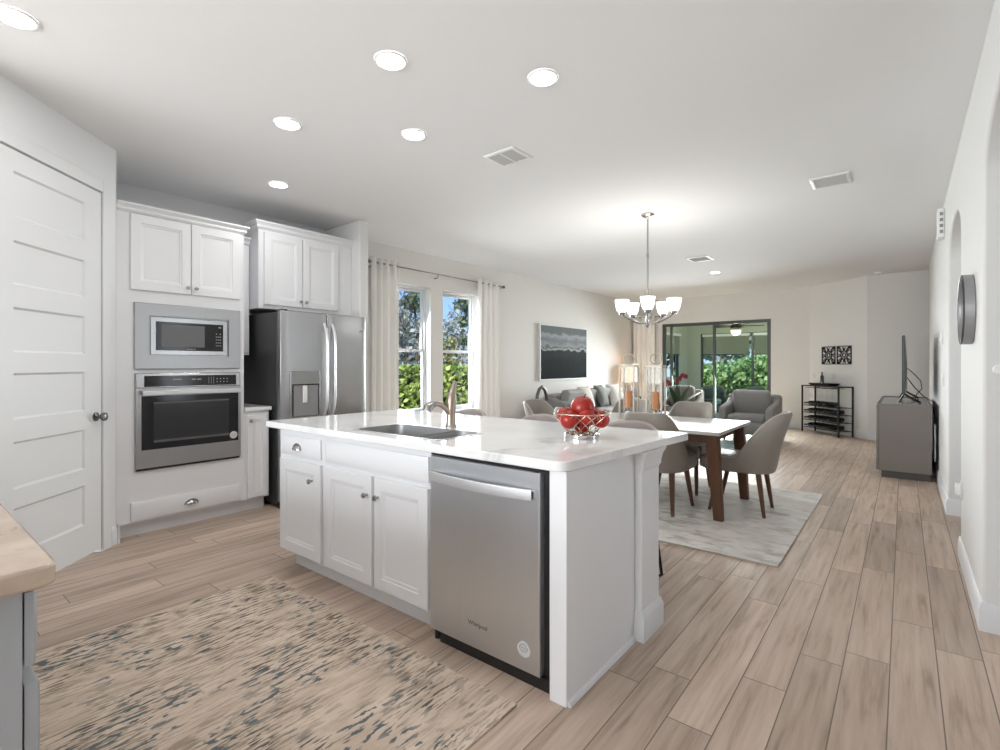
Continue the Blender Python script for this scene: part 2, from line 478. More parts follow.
# ------------------------------------------------------------------ geometry helpers
class MB:
    def __init__(s, frame=None):
        s.bm = bmesh.new()
        s.f = frame or Matrix.Identity(4)
    def v(s, p):
        return s.bm.verts.new(s.f @ Vector(p))
    def face(s, vs):
        try:
            return s.bm.faces.new(vs)
        except ValueError:
            return None
    def box(s, x0, x1, y0, y1, z0, z1):
        p = [s.v((x, y, z)) for z in (z0, z1) for y in (y0, y1) for x in (x0, x1)]
        for q in ((0, 2, 3, 1), (4, 5, 7, 6), (0, 1, 5, 4), (2, 6, 7, 3), (0, 4, 6, 2), (1, 3, 7, 5)):
            s.face([p[i] for i in q])
        return s
    def loft(s, loops, cap0=True, cap1=True, close=True):
        L = [[s.v(p) for p in lp] for lp in loops]
        n = len(L[0])
        for a, b in zip(L, L[1:]):
            for i in range(n if close else n - 1):
                j = (i + 1) % n
                s.face([a[i], a[j], b[j], b[i]])
        if cap0:
            s.face(L[0][::-1])
        if cap1:
            s.face(L[-1])
        return s
    def lathe(s, prof, c=(0, 0, 0), seg=24, cap0=True, cap1=True, axis=None):
        q = Vector((0, 0, 1)).rotation_difference(Vector(axis)).to_matrix() if axis else Matrix.Identity(3)
        c = Vector(c)
        loops = [[c + q @ Vector((max(r, 1e-4) * math.cos(2 * PI * i / seg), max(r, 1e-4) * math.sin(2 * PI * i / seg), z)) for i in range(seg)] for r, z in prof]
        return s.loft(loops, cap0, cap1)
    def cyl(s, p0, p1, r0, r1=None, seg=14):
        p0, p1 = Vector(p0), Vector(p1)
        d = p1 - p0
        return s.lathe([(r0, 0), (r0 if r1 is None else r1, d.length)], p0, seg, axis=d.normalized())
    def tube(s, pts, r, seg=8, closed=False, caps=True):
        P = [Vector(p) for p in pts]
        n = len(P)
        rr = r if isinstance(r, (list, tuple)) else [r] * n
        T = []
        for i in range(n):
            a = P[(i - 1) % n] if (closed or i) else P[i]
            b = P[(i + 1) % n] if (closed or i < n - 1) else P[i]
            T.append((b - a).normalized())
        u = T[0].orthogonal().normalized()
        loops = []
        for i in range(n):
            if i:
                u = (T[i - 1].rotation_difference(T[i]) @ u)
                u = (u - T[i] * u.dot(T[i])).normalized()
            w = T[i].cross(u)
            loops.append([P[i] + rr[i] * (math.cos(2 * PI * k / seg) * u + math.sin(2 * PI * k / seg) * w) for k in range(seg)])
        if closed:
            loops.append(loops[0])
            return s.loft(loops, False, False)
        return s.loft(loops, caps, caps)
    def sphere(s, c, rx, ry=None, rz=None, u=16, v=10):
        ry, rz = ry or rx, rz or rx
        loops = []
        for j in range(v + 1):
            a = PI * (-0.5 + j / v)
            k = max(math.cos(a), 1e-3)
            loops.append([(c[0] + rx * k * math.cos(2 * PI * i / u), c[1] + ry * k * math.sin(2 * PI * i / u), c[2] + rz * math.sin(a)) for i in range(u)])
        return s.loft(loops)
    def grid(s, fn, nu, nv):
        V = [[s.v(fn(i / nu, j / nv)) for j in range(nv + 1)] for i in range(nu + 1)]
        for i in range(nu):
            for j in range(nv):
                s.face([V[i][j], V[i + 1][j], V[i + 1][j + 1], V[i][j + 1]])
        return s
    def rings(s, x0, x1, z0, z1, rg, cap=True):
        """rectangular rings in the local xz plane: (inset, outward y)"""
        loops = [[(x0 + a, d, z0 + a), (x1 - a, d, z0 + a), (x1 - a, d, z1 - a), (x0 + a, d, z1 - a)] for a, d in rg]
        return s.loft(loops, True, cap)
    def prism(s, poly, y0, y1, plane='xz'):
        def P(a, b, d):
            return {'xz': (a, d, b), 'xy': (a, b, d), 'yz': (d, a, b)}[plane]
        return s.loft([[P(a, b, y0) for a, b in poly], [P(a, b, y1) for a, b in poly]])

def rrect(cx, cy, w, d, r, z, n=5):
    out = []
    for k, (sx, sy) in enumerate(((1, 1), (-1, 1), (-1, -1), (1, -1))):
        for i in range(n + 1):
            a = PI / 2 * (k + i / n)
            out.append((cx + sx * (w / 2 - r) + r * math.cos(a), cy + sy * (d / 2 - r) + r * math.sin(a), z))
    return out

WM = {}   # world matrices of the objects made here

def finish(o, bevel=0.0, smooth=30, subsurf=0, seg=2, solid=0.0):
    if subsurf:
        md = o.modifiers.new('subsurf', 'SUBSURF')
        md.levels = md.render_levels = subsurf
    if solid:
        md = o.modifiers.new('solid', 'SOLIDIFY')
        md.thickness = solid
        md.offset = 0
    if bevel:
        md = o.modifiers.new('bevel', 'BEVEL')
        md.width = bevel
        md.segments = seg
        md.limit_method = 'ANGLE'
        md.angle_limit = R(40)
        md.harden_normals = False

def build(name, mb, m, parent=None, world=True, bevel=0.0, smooth=35, subsurf=0, solid=0.0, loc=None, label=None, kind=None):
    """link a mesh object; vertices given in world space (or in the parent's space with world=False)"""
    me = bpy.data.meshes.new(name)
    bmesh.ops.recalc_face_normals(mb.bm, faces=mb.bm.faces[:])
    mb.bm.to_mesh(me)
    mb.bm.free()
    W = Matrix.Identity(4)
    if parent is not None:
        W = WM[parent.name]
    elif loc is not None:
        W = Matrix.Translation(loc)
    if world:
        me.transform(W.inverted())
    me.materials.append(m)
    for p in me.polygons:
        p.use_smooth = True
    if not subsurf:
        me.set_sharp_from_angle(angle=R(smooth))
    o = bpy.data.objects.new(name, me)
    C.objects.link(o)
    if parent is not None:
        o.parent = parent
    elif loc is not None:
        o.location = loc
    WM[o.name] = W
    finish(o, bevel, smooth, subsurf, solid=solid)
    if label:
        o['label'] = label
    if kind:
        o['kind'] = kind
    return o

def thing(name, label, cat, loc=(0, 0, 0), rz=0.0, group=None):
    o = bpy.data.objects.new(name, None)
    C.objects.link(o)
    o.empty_display_size = 0.1
    o.location = loc
    o.rotation_euler = (0, 0, rz)
    o['label'] = label
    o['category'] = cat
    if group:
        o['group'] = group
    WM[o.name] = Matrix.Translation(loc) @ Matrix.Rotation(rz, 4, 'Z')
    return o

def tag(o, label, cat, group=None):
    o['label'] = label
    o['category'] = cat
    if group:
        o['group'] = group
    return o

def kids(o):
    return [c for c in C.objects if c.parent == o]

def dup(root, loc, rz, label, group=None, drot=None):
    c = root.copy()
    C.objects.link(c)
    c.location = loc
    c.rotation_euler = (0, 0, rz)
    c['label'] = label
    if group:
        c['group'] = group
    WM[c.name] = Matrix.Translation(loc) @ Matrix.Rotation(rz, 4, 'Z')
    def rec(src, dst):
        for ch in kids(src):
            d = ch.copy()
            C.objects.link(d)
            d.parent = dst
            rec(ch, d)
    rec(root, c)
    return c

def struct(name, mb, m, bevel=0.0, smooth=35, parent=None, **kw):
    o = build(name, mb, m, parent=parent, bevel=bevel, smooth=smooth, **kw)
    if parent is None:
        o['kind'] = 'structure'
    return o

def text(name, s, size, frame, m, parent, extrude=0.0004):
    cu = bpy.data.curves.new(name, 'FONT')
    cu.body = s
    cu.size = size
    cu.extrude = extrude
    cu.align_x = 'CENTER'
    cu.align_y = 'CENTER'
    t = bpy.data.objects.new('tmp_text', cu)
    C.objects.link(t)
    me = bpy.data.meshes.new_from_object(t.evaluated_get(bpy.context.evaluated_depsgraph_get()))
    bpy.data.objects.remove(t)
    me.name = name
    me.transform(WM[parent.name].inverted() @ frame)
    me.materials.clear()
    me.materials.append(m)
    o = bpy.data.objects.new(name, me)
    C.objects.link(o)
    o.parent = parent
    WM[o.name] = WM[parent.name]
    return o

def frame(origin, U, N):
    """local x along U, y outward along N, z up"""
    U, N = Vector(U).normalized(), Vector(N).normalized()
    M = Matrix.Identity(4)
    for i in range(3):
        M[i][0], M[i][1], M[i][2], M[i][3] = U[i], N[i], (0, 0, 1)[i], origin[i]
    return M

def textframe(origin, U, N):
    U, N = Vector(U).normalized(), Vector(N).normalized()
    M = Matrix.Identity(4)
    for i in range(3):
        M[i][0], M[i][1], M[i][2], M[i][3] = U[i], (0, 0, 1)[i], N[i], origin[i]
    return M

# ------------------------------------------------------------------ the setting
H = 2.80
XL, XR, YF, YB = -5.14, 0.295, 11.6, -3.5
def cells(mb, us, zs, holes, d0, d1, axis):
    """a wall as a grid of boxes leaving out the holes; axis 'x': wall plane spans y,z"""
    us, zs = sorted(us), sorted(zs)
    for a, b in zip(us, us[1:]):
        for c, d in zip(zs, zs[1:]):
            um, zm = (a + b) / 2, (c + d) / 2
            if any(h[0] < um < h[1] and h[2] < zm < h[3] for h in holes):
                continue
            if axis == 'x':
                mb.box(d0, d1, a, b, c, d)
            else:
                mb.box(a, b, d0, d1, c, d)
    bmesh.ops.remove_doubles(mb.bm, verts=mb.bm.verts[:], dist=1e-5)
    # inner faces shared by two boxes go
    seen = {}
    for f in mb.bm.faces:
        seen.setdefault(tuple(sorted(v.index for v in f.verts)), []).append(f)
    return mb
struct('floor', MB().box(XL - 0.2, 2.0, YB - 0.2, YF + 0.15, -0.12, 0.0), FLOOR)
struct('ceiling', MB().box(XL - 0.2, 2.0, YB - 0.2, YF + 0.15, H, H + 0.15), CEIL)
WIN = [(4.12, 4.88, 0.60, 2.345), (5.12, 5.88, 0.60, 2.345)]
def merged_wall(us, zs, holes, d0, d1, axis):
    mb = cells(MB(), us, zs, holes, d0, d1, axis)
    bmesh.ops.delete(mb.bm, geom=[f for fs in dupes(mb.bm) for f in fs], context='FACES_ONLY')
    return mb
def dupes(bm):
    bm.verts.index_update()
    seen = {}
    for f in bm.faces:
        seen.setdefault(tuple(sorted(v.index for v in f.verts)), []).append(f)
    return [fs for fs in seen.values() if len(fs) > 1]
struct('wall_left', merged_wall([0.2, 3.28, 4.12, 4.88, 5.12, 5.88, YF + 0.15], [0, 0.60, 2.345, H], WIN, XL - 0.20, XL, 'x'), WALLT)
struct('wall_kitchen', MB().box(XL, XL + 0.02, 1.104, 3.22, 0, H), WALLK)
struct('wall_stub', MB().box(XL, -4.465, 3.225, 3.335, 0, H), WALL, bevel=0.012)
# corner pantry: a wall at 45 degrees with a return at each end
PO = (-4.257, 0.991, 0)
PU, PN = (math.sqrt(.5), -math.sqrt(.5), 0), (math.sqrt(.5), math.sqrt(.5), 0)
PF = frame(PO, PU, PN)
pw = MB(PF)
cells(pw, [-0.16, -0.005, 0.865, 1.06], [0, 2.445, H], [(-0.005, 0.865, 0, 2.445)], -0.13, -0.012, 'y')
struct('wall_pantry', pw, WALLK)
struct('wall_pantry_return', MB().box(XL, -4.385, 0.98, 1.104, 0, H), WALLK)
struct('wall_pantry_side', MB().box(-3.62, -3.51, -0.60, 0.235, 0, H), WALLK)
struct('wall_rear', merged_wall([XL - 0.2, -4.2, -2.2, -2.0, -0.8, 2.0], [0, 0.7, 2.4, H], [(-4.2, -2.2, 0, 2.4), (-2.0, -0.8, 0.7, 2.4)], YB - 0.15, YB, 'y'), WALL)  # unseen openings added here to let the rear fill in
struct('wall_rear_left', MB().box(XL - 0.2, XL, YB, 0.2, 0, H), WALL)
struct('wall_hall', merged_wall([YB, 3.3, 4.6, YF + 0.15], [0, 0.5, 2.5, H], [(3.3, 4.6, 0.5, 2.5)], 1.85, 2.0, 'x'), mat('hall_taupe_low_bounce', (0.36, 0.34, 0.31), 0.8))  # opening added for the hall fill; dark tone cuts bounce onto the arch sides
# right wall: one piece with two arched openings
def arch(y0, y1, spring, rise, n=24):
    c, h = (y0 + y1) / 2, (y1 - y0) / 2
    return [(y0, 0.0)] + [(c - h * math.cos(PI * i / n), spring + rise * math.sin(PI * i / n)) for i in range(n + 1)] + [(y1, 0.0)]
out = [(YB, 0.0)] + arch(1.30, 3.335, 2.165, 0.30) + arch(4.53, 5.73, 2.155, 0.25) + [(9.92, 0.0), (9.92, H), (YB, H)]
struct('wall_right', MB().prism(out, XR, XR + 0.24, 'yz'), WALL, bevel=0.012)
# far end of the living room: sliding-door wall, a 45 degree wall and a wall behind the television
BC = (-0.49, 10.64)                      # outer corner of the angled wall
BL = (-1.45, 11.6)
struct('wall_far', merged_wall([XL - 0.2, -4.42, -2.14, BL[0] + 0.02], [0, 2.225, H], [(-4.42, -2.14, 0, 2.225)], YF, YF + 0.15, 'y'), WALLT)
struct('wall_angled', MB().prism([BL, BC, (BC[0] + 0.02, BC[1] + 0.12), (BL[0] + 0.1, BL[1] + 0.1)], 0, H, 'xy'), WALL)
struct('wall_television', MB().box(BC[0], 1.86, BC[1], BC[1] + 0.15, 0, H), WALLT)

# baseboards
def base_prof(y0=0.0, h=0.135, t=0.015):
    return [(0, 0), (t, 0), (t, h - 0.03), (t * 0.75, h - 0.022), (t * 0.55, h - 0.004), (t * 0.3, h), (0, h)]
def baseboard(name, p, q, nrm, ext=0.0):
    p, q = Vector((*p, 0)), Vector((*q, 0))
    n = Vector((*nrm, 0)).normalized()
    mb = MB()
    mb.loft([[a + n * d + Vector((0, 0, z)) for d, z in base_prof()] for a in (p, q)])
    return struct(name, mb, TRIM)
baseboard('baseboard_left', (XL, 3.335), (XL, YF), (1, 0))
baseboard('baseboard_stub', (-4.465, 3.225), (-4.465, 3.335), (1, 0))
baseboard('baseboard_far', (-2.14, YF), BL, (0, -1))
baseboard('baseboard_far_left', (XL, YF), (-4.42, YF), (0, -1))
baseboard('baseboard_angled', BL, BC, (-1, -1))
baseboard('baseboard_television', BC, (1.85, BC[1]), (0, -1))
def pier_base(name, y0, y1):
    mb = MB()
    xa, xb = XR, XR + 0.24
    loops = []
    for d, z in base_prof()[1:-1]:
        loops.append([(xa - d, y0 - d, z), (xb + d, y0 - d, z), (xb + d, y1 + d, z), (xa - d, y1 + d, z)])
    mb.loft(loops)
    struct(name, mb, TRIM)
pier_base('baseboard_right', 3.335, 4.53)
pier_base('baseboard_right_far', 5.73, 9.92)
pier_base('baseboard_right_near', YB, 1.30)
# the short baseboard beside the pantry door wraps the wall's corner
mb = MB(PF)
mb.loft([[(-0.16 - 0.0, d - 0.012, z) for d, z in base_prof()], [(-0.10, d - 0.012, z) for d, z in base_prof()]])
mb2 = MB()
mb.f = Matrix.Identity(4)
mb.loft([[(-4.385 + 0.0, 1.104 + d, z) for d, z in base_prof()], [(-4.36, 1.104 + d, z) for d, z in base_prof()]])
struct('baseboard_pantry', mb, TRIM)

# pantry door with six recessed panels, its casing and its knob
mb = MB(PF)
for a, b in ((-0.095, -0.005), (0.865, 0.955)):
    mb.prism([(a, 0), (b, 0), (b, 2.53), (a, 2.53)], -0.012, 0.006)
mb.prism([(-0.005, 2.445), (0.865, 2.445), (0.865, 2.53), (-0.005, 2.53)], -0.012, 0.006)
struct('trim_1', mb, TRIM, bevel=0.005)
D = thing('door_1', 'white six panel pantry door in the angled wall', 'door', (PO[0], PO[1], 0))
D['kind'] = 'structure'
del D['category']
mb = MB(PF)
t0, t1 = -0.045, -0.006
zp = [(0.233, 0.49), (0.596, 0.853), (0.974, 1.227), (1.34, 1.586), (1.709, 1.949), (2.077, 2.325)]
mb.box(0.0, 0.157, t0, t1, 0.028, 2.437)
mb.box(0.703, 0.86, t0, t1, 0.028, 2.437)
zz = [0.028] + [z for p in zp for z in p] + [2.437]
for a, b in zip(zz[0::2], zz[1::2]):
    mb.box(0.157, 0.703, t0, t1, a, b)
for a, b in zp:
    mb.rings(0.157, 0.703, a, b, [(0, t0), (0, t1), (0.012, t1 - 0.010), (0.016, t1 - 0.010)])
build('door_panel', mb, TRIM, D)
mb = MB()
kc = PF @ Vector((0.055, -0.006, 0.925))
mb.lathe([(0.030, 0), (0.030, 0.006), (0.012, 0.010), (0.010, 0.032), (0.022, 0.038), (0.029, 0.050), (0.027, 0.062), (0.012, 0.068)], kc, 20, axis=PN)
build('door_knob', mb, PEWTER, D)
mb = MB(PF)
for z in (0.25, 1.22, 2.2):
    mb.cyl((0.862, 0.0, z - 0.05), (0.862, 0.0, z + 0.05), 0.008)
build('hinge', mb, PEWTER, D)

# windows in the left wall: frame, two sashes, glass, sill
for i, (a, b, c, d) in enumerate(WIN):
    w = thing('window_%d' % (i + 1), 'white double hung window showing hedge and sky, ' + ('beside the fridge wall' if i == 0 else 'behind the faucet'), 'window', (XL, (a + b) / 2, c))
    w['kind'] = 'structure'
    del w['category']
    x0, x1 = XL - 0.17, XL - 0.10
    f_ = MB()
    for q in ((a, a + 0.022, c, d), (b - 0.022, b, c, d), (a, b, c, c + 0.03), (a, b, d - 0.025, d)):
        f_.box(x0, x1, q[0], q[1], q[2], q[3])
    build('window_frame', f_, TRIM, w, bevel=0.003)
    zm = 1.47
    for k, (z0, z1, xs) in enumerate(((c + 0.03, zm + 0.02, XL - 0.125), (zm - 0.02, d - 0.03, XL - 0.15))):
        s_ = MB()
        for q in ((a + 0.02, a + 0.05, z0, z1), (b - 0.05, b - 0.02, z0, z1), (a + 0.05, b - 0.05, z0, z0 + 0.04), (a + 0.05, b - 0.05, z1 - 0.032, z1)):
            s_.box(xs - 0.015, xs + 0.015, q[0], q[1], q[2], q[3])
        so = build('sash', s_, TRIM, w, bevel=0.002)
        g_ = MB().box(xs - 0.002, xs + 0.002, a + 0.045, b - 0.045, z0 + 0.035, z1 - 0.028)
        build('pane', g_, GLASS, so)
    build('sill', MB().box(XL - 0.10, XL + 0.035, a - 0.03, b + 0.03, c - 0.025, c + 0.006), TRIM, w, bevel=0.006)

# sliding glass door in the far wall
S = thing('door_2', 'dark framed sliding glass door opening to the lanai', 'door', (-3.28, YF, 0))
S['kind'] = 'structure'
del S['category']
f_ = MB()
ya, yb = YF + 0.02, YF + 0.13
f_.box(-4.42, -4.385, ya, yb, 0, 2.225)
f_.box(-2.17, -2.14, ya, yb, 0, 2.225)
f_.box(-4.385, -2.17, ya, yb, 2.195, 2.225)
f_.box(-4.385, -2.17, ya, yb, 0, 0.03)
build('door_frame', f_, BRZFRAME, S, bevel=0.003)
for k, (a, b, y) in enumerate(((-4.385, -4.20, YF + 0.055), (-4.24, -3.245, YF + 0.095), (-3.295, -2.17, YF + 0.055))):
    p_ = MB()
    for q in ((a, a + 0.045, 0.03, 2.195), (b - 0.045, b, 0.03, 2.195), (a + 0.045, b - 0.045, 0.03, 0.11), (a + 0.045, b - 0.045, 2.16, 2.195)):
        p_.box(q[0], q[1], y - 0.018, y + 0.018, q[2], q[3])
    po = build('sliding_panel', p_, BRZFRAME, S, bevel=0.003)
    build('pane', MB().box(a + 0.04, b - 0.04, y - 0.003, y + 0.003, 0.10, 2.17), GLASSG, po)

# ------------------------------------------------------------------ outside
struct('sun_blocker_slab', MB().box(2.0, 4.4, 0.8, 6.2, 2.62, 2.75), LANAIC)  # unseen slab added to keep sun out of the hall opening
struct('ground', MB().box(-60, 30, -30, 60, -0.35, -0.15), LAWN)
LY0, LY1, LX0, LX1 = YF + 0.15, 14.8, -4.9, -0.6
struct('lanai_floor', MB().box(LX0 - 0.1, LX1 + 0.1, LY0, LY1 + 0.1, -0.15, -0.02), CONC)
struct('lanai_ceiling', MB().box(LX0 - 0.1, LX1 + 0.1, LY0, LY1 + 0.1, 2.62, 2.75), LANAIC)
struct('lanai_wall_left', merged_wall([LY0, 12.7, 14.1, LY1 + 0.1], [-0.02, 0.0, 2.15, 2.62], [(12.7, 14.1, -0.02, 2.15)], LX0 - 0.1, LX0, 'x'), LANAIW)
struct('lanai_wall_far', merged_wall([LX0, -4.52, LX1], [-0.02, 0.0, 2.15, 2.62], [(-4.52, LX1, -0.02, 2.15)], LY1, LY1 + 0.1, 'y'), LANAIW)
for nm, a, b in (('lanai_post_a', -4.56, -4.48), ('lanai_post_b', -3.22, -3.12), ('lanai_post_c', -1.8, -1.7)):
    pass
sc = thing('screen_wall', 'dark framed screen wall of the lanai with roller shades', 'screen', (-2.8, LY1, -0.02))
mb = MB()
for a in (-4.52, -3.20, -1.80, LX1 - 0.06):
    mb.box(a, a + 0.06, LY1 + 0.0, LY1 + 0.06, -0.02, 2.15)
for z in (-0.02, 2.09):
    mb.box(-4.52, LX1, LY1 + 0.005, LY1 + 0.055, z, z + 0.06)
build('frame', mb, BRZFRAME, sc)
sc2 = thing('side_screen_wall', 'dark framed screen opening on the lanai side wall', 'screen', (LX0, 13.4, -0.02))
mb = MB()
for a in (12.7, 14.04):
    mb.box(LX0 - 0.06, LX0, a, a + 0.06, -0.02, 2.15)
mb.box(LX0 - 0.055, LX0 - 0.005, 12.7, 14.1, 2.09, 2.15)
build('frame', mb, BRZFRAME, sc2)
for k, (a, b, lab) in enumerate(((-4.45, -3.22, 'olive roller shade half lowered behind the sliding door middle stile'), (-3.13, -1.82, 'olive roller shade half lowered behind the ceiling fan'))):
    s = thing('roller_shade', lab, 'shade', ((a + b) / 2, LY1 - 0.03, 2.12), 0, 'lanai roller shades')
    build('cassette', MB().box(a, b, LY1 - 0.09, LY1 - 0.005, 2.06, 2.13), WHITEPL, s, bevel=0.006)
    build('fabric', MB().box(a + 0.02, b - 0.02, LY1 - 0.05, LY1 - 0.047, 1.57, 2.07), SHADEF, s)
    build('bottom_bar', MB().box(a + 0.02, b - 0.02, LY1 - 0.058, LY1 - 0.038, 1.545, 1.575), BRZFRAME, s, bevel=0.003)
s = thing('roller_shade', 'olive roller shade half lowered on the lanai side wall', 'shade', (LX0 + 0.04, 13.4, 2.12), 0, 'lanai roller shades')
build('cassette', MB().box(LX0 + 0.005, LX0 + 0.09, 12.75, 14.05, 2.06, 2.13), WHITEPL, s, bevel=0.006)
build('fabric', MB().box(LX0 + 0.047, LX0 + 0.05, 12.77, 14.03, 1.57, 2.07), SHADEF, s)
build('bottom_bar', MB().box(LX0 + 0.038, LX0 + 0.058, 12.77, 14.03, 1.545, 1.575), BRZFRAME, s, bevel=0.003)
# ceiling fan with a light on the lanai
fn = thing('ceiling_fan', 'bronze lanai ceiling fan with a lit bowl light', 'fan', (-3.2, 13.2, 2.62))
build('motor', MB().lathe([(0.06, 0), (0.06, -0.05), (0.02, -0.06), (0.02, -0.30), (0.10, -0.32), (0.13, -0.38), (0.12, -0.45), (0.07, -0.48)], (-3.2, 13.2, 2.62), 24), FANM, fn)
build('light_bowl', MB().lathe([(0.12, -0.50), (0.11, -0.56), (0.07, -0.60), (0.01, -0.615)], (-3.2, 13.2, 2.62), 24), mat('fan_lamp_glass', (0.9, 0.85, 0.7), 0.4, emit=(1, 0.85, 0.5), estr=1.2), fn)
for k in range(5):
    a = 2 * PI * k / 5 + 0.3
    u, w = Vector((math.cos(a), math.sin(a), 0)), Vector((-math.sin(a), math.cos(a), 0))
    c = Vector((-3.2, 13.2, 2.22))
    b_ = MB()
    b_.loft([[c + u * r_ + w * sx * h_ + Vector((0, 0, sx * 0.012 + sz)) for sx, sz in ((-1, 0), (1, 0), (1, 0.008), (-1, 0.008))] for r_, h_ in ((0.12, 0.03), (0.22, 0.05), (0.55, 0.07), (0.62, 0.05))])
    build('blade', b_, FANM, fn)
lamp('fan_bulb', 'POINT', (-3.2, 13.2, 1.96), 30, (1, 0.92, 0.78), shadow_soft_size=0.08)
# lanai chairs
def wicker_chair(x, y, rz, lab, first=[]):
    if first:
        return dup(first[0], (x, y, -0.02), rz, lab, 'lanai wicker chairs')
    t = thing('wicker_chair', lab, 'chair', (x, y, -0.02), rz, 'lanai wicker chairs')
    W = WM[t.name]
    def shell(u, v):
        a = PI * (u - 0.5) * 1.25
        r = 0.30 + 0.03 * v
        zt = 0.42 + 0.34 * math.cos(a * 0.72)
        return (r * math.sin(a), -r * math.cos(a) + 0.04, 0.12 + (zt - 0.12) * v + 0.02)
    m = MB(W)
    m.grid(shell, 24, 6)
    build('shell', m, TEAL, t, solid=0.04)
    m = MB(W)
    m.loft([rrect(0, 0.02, 0.46, 0.5, 0.08, z) for z in (0.14, 0.34)])
    build('seat_base', m, TEAL, t)
    m = MB(W)
    m.loft([rrect(0, 0.04, w_, w_ + 0.02, 0.09, z) for w_, z in ((0.44, 0.342), (0.48, 0.37), (0.48, 0.42), (0.42, 0.45))])
    build('cushion', m, TEALC, t)
    for sx in (-1, 1):
        for sy in (-1, 1):
            m = MB(W)
            m.cyl((sx * 0.2, sy * 0.2, 0), (sx * 0.19, sy * 0.19, 0.15), 0.018)
            build('leg', m, TEAL, t)
    first.append(t)
    return t
wicker_chair(-3.74, 13.05, PI + 0.25, 'teal wicker lanai chair seen through the middle of the sliding door')
wicker_chair(-2.85, 13.15, PI - 0.25, 'teal wicker lanai chair showing above the grey armchair back')
lt = thing('patio_table', 'low dark patio table in front of the teal wicker chair', 'table', (-3.75, 12.45, -0.02))
build('table_top', MB().lathe([(0.30, 0.44), (0.31, 0.45), (0.31, 0.47), (0.30, 0.48)], (-3.75, 12.45, -0.02), 28), DARKMETAL, lt)
for k in range(3):
    a = 2 * PI * k / 3
    build('leg', MB().cyl((-3.75 + 0.24 * math.cos(a), 12.45 + 0.24 * math.sin(a), -0.02), (-3.75 + 0.18 * math.cos(a), 12.45 + 0.18 * math.sin(a), 0.43), 0.014), DARKMETAL, lt)

random.seed(7)
def leaves(mb, c, rad, n, size, box=False, shell=0.0):
    for _ in range(n):
        while True:
            p = Vector((random.uniform(-1, 1), random.uniform(-1, 1), random.uniform(-1, 1)))
            if box or (shell <= p.length <= 1):
                break
        if box and random.random() < 0.7:
            k = random.choice((0, 0, 2, 2, 1))
            p[k] = (1 if k == 2 or random.random() < 0.8 else -1) * random.uniform(0.88, 1.03)
        q = Vector(c) + Vector((p.x * rad[0], p.y * rad[1], p.z * rad[2]))
        d = Vector((random.gauss(0, 1), random.gauss(0, 1), random.gauss(0, 1))).normalized()
        u = d.orthogonal().normalized()
        w = d.cross(u)
        a = size * random.uniform(0.6, 1.3)
        v = [mb.v(q + x) for x in (-u * a * 0.9, w * a * 0.6 + d * a * 0.1, u * a * 0.9, -w * a * 0.6 + d * a * 0.1)]
        mb.face(v)
def plain(name, mb, m, parent):
    me = bpy.data.meshes.new(name)
    mb.bm.to_mesh(me)
    mb.bm.free()
    me.transform(WM[parent.name].inverted())
    me.materials.append(m)
    o = bpy.data.objects.new(name, me)
    C.objects.link(o)
    o.parent = parent
    WM[o.name] = WM[parent.name]
    return o
hg = thing('hedge', 'clipped green hedge outside the kitchen windows', 'hedge', (-8.4, 8.0, -0.15))
mb = MB()
leaves(mb, (-8.5, 8.0, 0.52), (0.55, 3.2, 0.70), 10000, 0.085, box=True)
plain('foliage', mb, HEDGE, hg)
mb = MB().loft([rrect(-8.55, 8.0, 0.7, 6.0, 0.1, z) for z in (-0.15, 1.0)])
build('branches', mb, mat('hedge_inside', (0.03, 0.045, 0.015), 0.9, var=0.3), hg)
def tree(lab, x, y, h, crown, n, size, m, trunk=0.12, name='tree', bare=False, seed=1, group=None):
    random.seed(seed)
    t = thing(name, lab, 'tree', (x, y, -0.15), 0, group)
    mb = MB()
    pts = [(x + 0.1 * math.sin(k), y + 0.1 * math.cos(2 * k), -0.15 + h * k / 6) for k in range(7)]
    mb.tube(pts, [trunk * (1 - 0.12 * k) for k in range(7)], 8)
    build('trunk', mb, BARK, t)
    mb = MB()
    nb = (14 if trunk < 0.06 else 20) if bare else 10
    for k in range(nb):
        z = h * random.uniform(0.25, 0.98)
        a = random.uniform(0, 2 * PI)
        L = (1.1 if bare else 0.8) * (1.1 - z / h) * h * 0.35 + 0.4
        p0 = Vector((x, y, z - 0.15))
        p1 = p0 + Vector((math.cos(a) * L * 0.6, math.sin(a) * L * 0.6, L * 0.45))
        p2 = p0 + Vector((math.cos(a + 0.3) * L, math.sin(a + 0.3) * L, L * 0.9))
        mb.tube([p0, p1, p2], [0.03 * min(1, trunk / 0.08), 0.014, 0.005], 5)
        for _ in range(3 if bare else 0):
            d = Vector((random.uniform(-1, 1), random.uniform(-1, 1), random.uniform(0, 1))) * 0.5
            mb.tube([p1, p1 + d], [0.012, 0.004], 4)
    build('branches', mb, BARK, t)
    if n:
        mb = MB()
        for (cx, cy, cz, rx, ry, rz_) in crown:
            leaves(mb, (x + cx, y + cy, cz), (rx, ry, rz_), n, size, shell=0.3)
        plain('foliage', mb, m, t)
    return t
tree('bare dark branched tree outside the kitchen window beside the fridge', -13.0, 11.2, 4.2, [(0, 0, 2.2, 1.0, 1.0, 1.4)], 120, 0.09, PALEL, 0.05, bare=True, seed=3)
tree('tall dark pine seen in the upper part of the window behind the faucet', -15.5, 17.2, 6.2, [(0, 0.3, 4.1, 1.0, 1.0, 0.4), (0.2, 0.6, 3.3, 1.2, 1.1, 0.35), (-0.1, 0.3, 4.9, 0.7, 0.7, 0.4), (0.1, 0.3, 2.4, 0.9, 0.9, 0.3)], 300, 0.17, TREEL, 0.14, 'pine_tree', seed=4)
